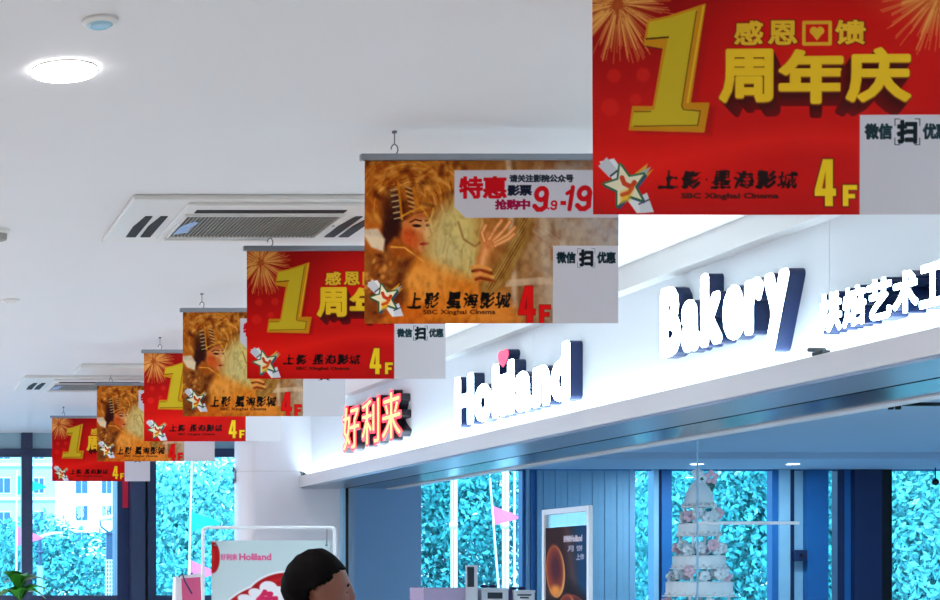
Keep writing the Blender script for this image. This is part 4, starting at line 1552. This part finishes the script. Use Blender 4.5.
# shelf unit with boxes by the far end of the shop front
YC = 13.0
c0, c1, c2 = PXX(416, YC), PXX(466, YC), PXX(531, YC)
zt = EYE + (PY - 600) / F * YC
ck = thing('shop_cabinet', 'low white shop cabinet carrying cake boxes near the far jamb', 'cabinet', ((c0 + c2) / 2, YC, 0))
MB().box(c0 - .1, c2 + .05, YC - .2, YC + .22, .08, zt - .30, bev=.004).build('body', 'shop_wall', ck)
MB().box(c0 - .1, c2 + .05, YC - .18, YC + .2, 0, .08).build('plinth', 'frame_dark', ck)
for i in range(2):
    a_ = c0 - .09 + i * (c2 - c0 + .13) / 2
    d = MB().box(a_ + .005, a_ + (c2 - c0 + .13) / 2 - .005, YC - .218, YC - .2, .1, zt - .33, bev=.003).build('cabinet_door', 'white_metal', ck)
    MB().box(a_ + (c2 - c0) / 2 - .05, a_ + (c2 - c0) / 2 - .035, YC - .235, YC - .218, .75, .95).build('handle', 'rod_alu', d)
zb = zt - .30
zl = EYE + (PY - 587.5) / F * YC
MB().box(c0, c1 - .015, YC - .17, YC + .15, zb, zl, bev=.006).build('gift_box', 'lilac', label='lilac gift box left of the white cake boxes', category='box', origin=((c0 + c1) / 2, YC, zb))
xs_ = [(PXX(474, YC), PXX(501, YC)), (PXX(506, YC), PXX(527, YC))]
for i, (a_, b_) in enumerate(xs_):
    zz = EYE + (PY - (588, 590)[i]) / F * YC
    t = thing('cake_box', ('white cake box with a dark label, next to the lilac box', 'white cake box with small dark print, right of the labelled one')[i], 'box', ((a_ + b_) / 2, YC, zb), 'cake boxes on the shop cabinet')
    MB().box(a_, b_, YC - .15, YC + .12, zb, zz - .02, bev=.004).build('box_body', 'carton', t)
    MB().box(a_ - .004, b_ + .004, YC - .154, YC + .124, zz - .02, zz, bev=.004).build('lid', 'carton', t)
    if i == 0:
        MB().box(a_ + .05, b_ - .05, YC - .1535, YC - .1495, zz - .085, zz - .035).build('label_patch', 'label_dark', t)
    else:
        for q in (0, 1):
            MB().box(a_ + .03 + q * .02, b_ - .03 - q * .02, YC - .1535, YC - .1495, zz - .045 - q * .022, zz - .033 - q * .022).build('print_line', 'label_dark', t)
    bw = MB()
    for s in (-1, 1):
        bw.sphere(((a_ + b_) / 2 + s * .035, YC - .02, zz + .014), .03, 10, 8, (1.2, .6, .45))
    bw.build('bow', 'bow_purple', t, smooth=True)
MB().box(xs_[0][1] + .008, xs_[1][0] - .008, YC - .14, YC + .1, zb, EYE + (PY - 588) / F * YC, bev=.004).build('ribbon_box', 'bow_purple', label='narrow purple box between the two white cake boxes', category='box', origin=(xs_[0][1] + .02, YC, zb))
ca, cb = P(468, 587, YC - .24), P(480, 565, YC - .24)
t = thing('table_card', 'small dark picture card in a white border standing beside the cake boxes', 'card', ((ca[0] + cb[0]) / 2, YC - .19, zb))
MB().box(ca[0], cb[0], YC - .195, YC - .185, zb, cb[2], bev=.002).build('card', 'carton', t)
MB().box(ca[0] + .012, cb[0] - .03, YC - .1975, YC - .1945, ca[2], cb[2] - .015).build('picture', 'label_dark', t)

# tiered cake on a pedestal
YK = 12.0
kx = PXX(699, YK)
t = thing('tiered_cake', 'tall white tiered cake with pink flowers in the shop window', 'cake', (kx, YK, 0))
sc = YK / F
tiers = [(595, 68, 13.5), (567.5, 54, 12), (534.5, 43, 11), (506, 33, 22)]
tiers = [(628, 80, 15)] + tiers
rnd = random.Random(4)
zprev = None
for i, (pb, wd, ht) in enumerate(tiers):
    r = wd / 2 * sc * .88
    zb_ = EYE + (PY - pb) / F * YK
    zt_ = zb_ + ht * sc
    MB().lathe([(r * 1.1, zb_ - .012), (r * 1.1, zb_ - .004), (r * 1.0, zb_)], kx, YK, 32).build('cake_board', 'board', t, smooth=False)
    if i < 4:
        MB().lathe([(r * .98, zb_), (r, zb_ + .01), (r, zt_ - .01), (r * .96, zt_)], kx, YK, 32).build('tier', 'cake_icing', t)
    else:
        MB().lathe([(r * .9, zb_), (r * .98, zb_ + .02), (r * .86, zb_ + .06), (r * .8, zb_ + .10), (r * .5, zb_ + .16), (r * .18, zb_ + .20)], kx, YK, 24).build('tier', 'cake_icing', t, smooth=True)
    # piped edge: scallops around the rim
    n = 20
    sc_ = MB()
    for q in range(n):
        an = 2 * math.pi * q / n
        sc_.sphere((kx + r * .99 * math.cos(an), YK + r * .99 * math.sin(an), zb_ + .008), .014, 6, 4)
    sc_.build('piping', 'board', t, smooth=True, kind='stuff')
    if i < 4:
        nxt = tiers[i + 1]
        zn = EYE + (PY - nxt[0]) / F * YK - .012
        for q in range(4):
            an = math.pi / 4 + math.pi / 2 * q
            rr = nxt[1] / 2 * sc * .8
            MB().lathe([(.012, zt_), (.008, (zt_ + zn) / 2), (.012, zn)], kx + rr * math.cos(an), YK + rr * math.sin(an), 8).build('pillar', 'board', t)
        # ring of sugar flowers and leaves on the tier
        for q in range(11):
            an = 2 * math.pi * q / 11 + i
            rr = r * (.72 + .12 * (q % 2))
            fx, fy, fz = kx + rr * math.cos(an), YK + rr * math.sin(an), zt_ + .035 + .02 * (q % 3)
            fl = MB()
            for k_ in range(5):
                b_ = 2 * math.pi * k_ / 5 + q
                fl.sphere((fx + .026 * math.cos(b_), fy - .012, fz + .026 * math.sin(b_)), .022, 8, 6, (1, .45, 1))
            fl.build('flower', 'cake_pink' if q % 4 == 1 else 'cake_icing', t, smooth=True)
            if q % 3 == 0:
                MB().sphere((fx + .03, fy - .01, fz - .03), .03, 8, 5, (1, .4, .45)).build('leaf', 'cake_leaf', t)
top = EYE + (PY - 483) / F * YK
for (dx, dz, mm, r) in ((.075, .07, 'cake_pink', .045), (.03, .05, 'cake_leaf', .03), (-.03, .10, 'cake_icing', .035), (.06, .0, 'cake_leaf', .035), (0, .06, 'cake_icing', .04)):
    fl = MB()
    for k_ in range(5):
        b_ = 2 * math.pi * k_ / 5 + .3
        fl.sphere((kx + dx + r * .75 * math.cos(b_), YK - .03, top - .03 + dz + r * .75 * math.sin(b_)), r * .55, 8, 6, (1, .45, 1))
    fl.build('flower', mm, t, smooth=True)
zped = EYE + (PY - tiers[0][0]) / F * YK - .012
MB().lathe([(.34, 0), (.34, .04), (.30, .06), (.28, zped - .06), (.36, zped - .03), (.36, zped)], kx, YK, 32).build('pedestal', 'board', t)

# slim white post with a horizontal arm in front of the cake
YT = 11.0
a = P(697.5, 523, YT)
b = P(799, 523, YT)
t = thing('display_post', 'slim pale post with a horizontal arm standing before the cake', 'display post', (a[0], YT, 0))
MB().box(a[0] - .005, a[0] + .005, YT - .005, YT + .005, 0, SHOPC).build('post', 'frame_light', t)
MB().box(a[0], b[0], YT - .008, YT + .008, a[2] - .011, a[2] + .011, bev=.003).build('arm', 'white_metal', t)
MB().lathe([(.12, 0), (.12, .012), (.02, .02)], a[0], YT, 20).build('base', 'white_metal', t)
a = P(793.5, 561, YB - .1)
b = P(806, 550, YB - .1)
t = thing('lock_box', 'small dark square box on the shop window frame right of the cake', 'lock', (a[0], YB - .09, a[2]))
MB().box(a[0], b[0], YB - .13, YB - .08, a[2], b[2], bev=.006).build('case', 'frame_navy', t)
MB().lathe([(.018, a[2] + .045), (.018, a[2] + .075)], (a[0] + b[0]) / 2, YB - .135, 10).build('knob', 'black_metal', t)

# ------------------------------------------------------------------ outside
GZ = -3.6
MB().box(-40, 120, YB + .35, 300, GZ - .2, GZ).build('ground', 'ground_out', kind='structure')


def foliage_mesh(name, blobs, n, size, m, seed):
    r = np.random.default_rng(seed)
    w = np.array([b[3] ** 2 for b in blobs])
    pick = r.choice(len(blobs), n, p=w / w.sum())
    B_ = np.array(blobs)[pick]
    d = r.normal(size=(n, 3))
    d /= np.linalg.norm(d, axis=1)[:, None]
    rad = B_[:, 3] * (0.6 + 0.42 * r.random(n))
    c = B_[:, :3] + d * rad[:, None]
    t1 = r.normal(size=(n, 3))
    nrm = d + 0.8 * r.normal(size=(n, 3))
    nrm /= np.linalg.norm(nrm, axis=1)[:, None]
    t1 -= nrm * (t1 * nrm).sum(1)[:, None]
    t1 /= np.linalg.norm(t1, axis=1)[:, None]
    t2 = np.cross(nrm, t1)
    s = size * (0.6 + 0.8 * r.random(n))[:, None]
    q = np.stack([c - t1 * s, c + t2 * s * .45, c + t1 * s, c - t2 * s * .45], 1)
    me = bpy.data.meshes.new(name)
    me.vertices.add(n * 4)
    me.vertices.foreach_set('co', q.reshape(-1).astype(np.float32))
    me.loops.add(n * 4)
    me.loops.foreach_set('vertex_index', np.arange(n * 4, dtype=np.int32))
    me.polygons.add(n)
    me.polygons.foreach_set('loop_start', np.arange(0, n * 4, 4, dtype=np.int32))
    me.update(calc_edges=True)
    me.materials.append(MATS[m])
    return me


def tree_proto(seed, m, h=6.6, R=1.9):
    r = random.Random(seed)
    t = thing('street_tree', 'x', 'tree', (0, 0, 0))
    blobs = [(0, 0, h - R, R)]
    for k_ in range(12):
        an = r.uniform(0, 6.28)
        q = r.uniform(.4, .9) * R
        blobs.append((q * math.cos(an), q * math.sin(an), h - R + r.uniform(-1.6, .9) * R * .8, r.uniform(.35, .62) * R))
    me = foliage_mesh('foliage', blobs, 34000, .062, m, seed)
    o = bpy.data.objects.new('foliage', me)
    COL.objects.link(o)
    o.parent = t
    tr = MB()
    tr.tube([(0, 0, 0), (.05, 0, h * .35), (0, .05, h * .6)], .14, 8, .07)
    for k_ in range(4):
        an = 1.57 * k_ + r.random()
        tr.tube([(.02, 0, h * .45), (.7 * math.cos(an), .7 * math.sin(an), h * .7)], .05, 6, .02)
    tr.build('trunk', 'bark', t, smooth=True)
    return t


protos = [tree_proto(1, 'leaf_tree'), tree_proto(2, 'leaf_tree_pale'), tree_proto(3, 'leaf_tree')]
tsp = [  # px of the trunk, depth, height scale, kind, label
    (-55, 35.5, .98, 0, 'street tree at the far left edge outside the left window'),
    (88, 30, .94, 2, 'street tree behind the cross-braced lamp, left of the pier'),
    (205, 34.5, 1.26, 1, 'street tree filling the window between the pier and the white column'),
    (440, 35, 1.26, 0, 'street tree behind the white lamp posts in the first shop window'),
    (665, 34, 1.36, 1, 'pale street tree behind the tiered cake outside the shop'),
    (750, 28, 1.24, 0, 'street tree behind the blue window frames of the shop'),
    (880, 33, 1.36, 2, 'street tree behind the black pillar outside the shop'),
    (985, 26, 1.2, 1, 'pale street tree at the right edge outside the shop'),
]
seen = set()
for i, (px, Y, s, kd, lab) in enumerate(tsp):
    o = protos[kd] if kd not in seen else copy_tree(protos[kd])
    seen.add(kd)
    o.location = (PXX(px, Y), Y, GZ)
    o.scale = (1, 1, s)
    o.rotation_euler = (0, 0, i * 1.3)
    o['label'] = lab
    o['group'] = 'street trees outside the windows'


def flag(parent, px0, px1, py0, py1, Y, m, square=False):
    a_, b_ = P(px0, py1, Y), P(px1, py0, Y)
    n = 8
    v, f = [], []
    for i in range(n + 1):
        t_ = i / n
        x = a_[0] + (b_[0] - a_[0]) * t_
        wv = .03 * math.sin(t_ * 7)
        mid = b_[2] + (a_[2] - b_[2]) * (.5 + .1 * t_)
        hh = (b_[2] - a_[2]) / 2 * (1 - t_ * .92)
        v += [(x, Y + wv, mid - hh), (x, Y + wv, mid + hh), (x, Y + wv + .006, mid - hh), (x, Y + wv + .006, mid + hh)]
    for i in range(n):
        q = i * 4
        f += [(q, q + 4, q + 5, q + 1), (q + 2, q + 3, q + 7, q + 6), (q + 1, q + 5, q + 7, q + 3), (q, q + 2, q + 6, q + 4)]
    f += [(0, 1, 3, 2), (4 * n, 4 * n + 2, 4 * n + 3, 4 * n + 1)]
    MB().add(v, f).build('pennant', m, parent)


YF = 21.0
for lab, pts, fl in (
    ('white flagpole with a green and a pink pennant at the left edge', [(17, 470), (16, 620)], [(17, 46, 475, 495, 'flag_green'), (17, 43, 526, 546, 'flag_pink')]),
    ('white flagpole with a green and a pink pennant left of the white column', [(192, 455), (188, 620)], [(190.5, 220, 511, 531, 'flag_green'), (189.5, 216, 559, 582, 'flag_pink')]),
    ('leaning white flagpole with one pink pennant outside the shop', [(490, 478), (501, 620)], [(492.5, 520, 505, 526, 'flag_pink')]),
):
    b_ = P(*pts[1], YF)
    a_ = P(*pts[0], YF)
    k_ = (GZ - a_[2]) / (b_[2] - a_[2])
    bx = a_[0] + (b_[0] - a_[0]) * k_
    t = thing('flagpole', lab, 'flagpole', (bx, YF, GZ), 'pennant poles outside')
    MB().tube([(bx, YF, GZ), a_], .02, 8, .012).build('pole', 'post_white', t)
    for q in fl:
        flag(t, q[0], q[1], q[2], q[3], YF, q[4])
a_ = P(514.5, 470, 23)
MB().tube([(a_[0], 23, GZ), a_], .025, 8, .015).build('thin_pole', 'post_white', label='thin bare white pole outside, right of the pink pennant', category='pole', origin=(a_[0], 23, GZ))
for px, lab in ((453.5, 'white lamp post with a ball collar, left in the first shop window'), (505, 'white lamp post with a ball collar, behind the leaning flagpole')):
    Y = 22.5
    x = PXX(px, Y)
    t = thing('lamp_post', lab, 'lamp post', (x, Y, GZ), 'white lamp posts outside the shop')
    MB().tube([(x - .022, Y, GZ), (x - .022, Y, EYE + 2.2)], .018, 8).build('post', 'post_white', t)
    MB().tube([(x + .03, Y, GZ), (x + .03, Y, EYE + 2.2)], .025, 8).build('post', 'post_white', t)
    MB().sphere((x, Y, EYE + (PY - 525) / F * Y), .06, 14, 10).build('collar', 'post_white', t, smooth=True)
    MB().lathe([(.09, GZ), (.09, GZ + .1), (.05, GZ + .2)], x, Y, 12).build('base', 'post_white', t)
    MB().sphere((x, Y, EYE + 2.3), .14, 14, 10).build('globe', 'post_white', t, smooth=True)
Y = 23.0
x = PXX(40, Y)
t = thing('street_lamp', 'dark street lamp with a curved white arm outside the left window', 'street lamp', (x, Y, GZ))
zt = EYE + (PY - 538) / F * Y
MB().tube([(x, Y, GZ), (x, Y, zt)], .035, 10, .025).build('post', 'post_dark', t)
MB().lathe([(.05, zt - .22), (.06, zt - .2), (.05, zt - .18)], x, Y, 12).build('collar', 'post_dark', t)
MB().tube([(x, Y, zt), (x + .06, Y, zt + .04), (x + .2, Y, zt + .07), (x + .32, Y, zt + .075)], .028, 8, .016).build('arm', 'post_white', t)
MB().lathe([(.045, EYE - .5), (.045, EYE + .22)], x, Y, 10).build('sleeve', 'frame_light', t)
Y = 22.0
x = PXX(109.5, Y)
zt = EYE + (PY - 534) / F * Y
t = thing('street_lamp', 'cross-braced dark lamp post with two upright arms left of the pier', 'street lamp', (x, Y, GZ))
MB().box(x - .05, x + .05, Y - .05, Y + .05, GZ, zt - .35).build('core', 'post_dark', t)
MB().box(x - .045, x + .045, Y - .045, Y + .045, zt - .36, zt).build('shaft', 'post_dark', t)
MB().box(x - .06, x + .06, Y - .06, Y + .06, zt, zt + .02).build('cap', 'post_dark', t)
g = MB()
for k_ in range(40):
    z = zt - .37 - k_ * .055
    g.box(x - .056, x + .056, Y - .056, Y + .056, z, z + .014)
for dx in (-.054, -.018, .018, .054):
    g.box(x + dx - .007, x + dx + .007, Y - .056, Y - .049, zt - 2.6, zt - .35)
g.build('lattice', 'post_white', t, kind='stuff')
for (ex, ey) in ((99, 516), (118, 518)):
    e = P(ex, ey, Y)
    MB().tube([(x, Y, zt + .01), ((x + e[0]) / 2 * .4 + .6 * e[0], Y, zt + .10), e], .014, 8, .01).build('arm', 'post_dark', t)
e0, e1 = P(99, 519, Y), P(122, 512, Y)
MB().tube([e0, ((e0[0] + e1[0]) / 2, Y, (e0[2] + e1[2]) / 2 - .02), e1], .03, 8).build('lamp_head', 'post_white', t)


def building(label, x0, x1, Y, depth, ztop, cols, floors, m, ledge=True):
    """cols: (x0, x1) window columns; floors: (z0, z1)"""
    t = thing('apartment_building', label, 'building', ((x0 + x1) / 2, Y, GZ))
    MB().box(x0, x1, Y, Y + depth, GZ, ztop).build('wall', m, t)
    MB().box(x0 - .3, x1 + .3, Y - .3, Y + depth, ztop, ztop + .6).build('roof', 'facade_ledge', t)
    for z0, z1 in floors:
        for a_, b_ in cols:
            w = MB().box(a_, b_, Y - .05, Y + .02, z0, z1).build('window', 'facade_ledge', t)
            mid = (a_ + b_) / 2
            for q0, q1 in ((a_ + .08, mid - .04), (mid + .04, b_ - .08)):
                MB().box(q0, q1, Y - .08, Y - .045, z0 + .1, z1 - .1).build('pane', 'facade_pane', w)
        if ledge:
            MB().box(x0 - .05, x1 + .05, Y - .25, Y, z0 - .55, z0 - .3).build('ledge', 'facade_ledge', t)
    return t


def zpix(py, Y):
    return EYE + (PY - py) / F * Y


Y = 140.0
fl = []
for k_ in range(-3, 4):
    pt = 477 + 34 * k_
    if zpix(pt + 17, Y) > GZ + .5:
        fl.append((zpix(pt + 17, Y), zpix(pt, Y)))
building('pale apartment block with paired windows at the far left outside', PXX(-40, Y), PXX(55, Y), Y, 14, zpix(360, Y),
         [(PXX(a_, Y), PXX(b_, Y)) for a_, b_ in ((-28, -12), (-4, 11), (33, 44.5))], fl, 'facade_pale')
Y = 190.0
fl = []
for k_ in range(-3, 5):
    pt = 478 + 27 * k_
    if zpix(pt + 16, Y) > GZ + .5:
        fl.append((zpix(pt + 16, Y), zpix(pt, Y)))
building('bright white apartment block seen between the pale block and the pier', PXX(57, Y), PXX(130, Y), Y, 16, zpix(380, Y),
         [(PXX(a_, Y), PXX(b_, Y)) for a_, b_ in ((75, 88), (101, 112))], fl, 'facade_white', ledge=False)
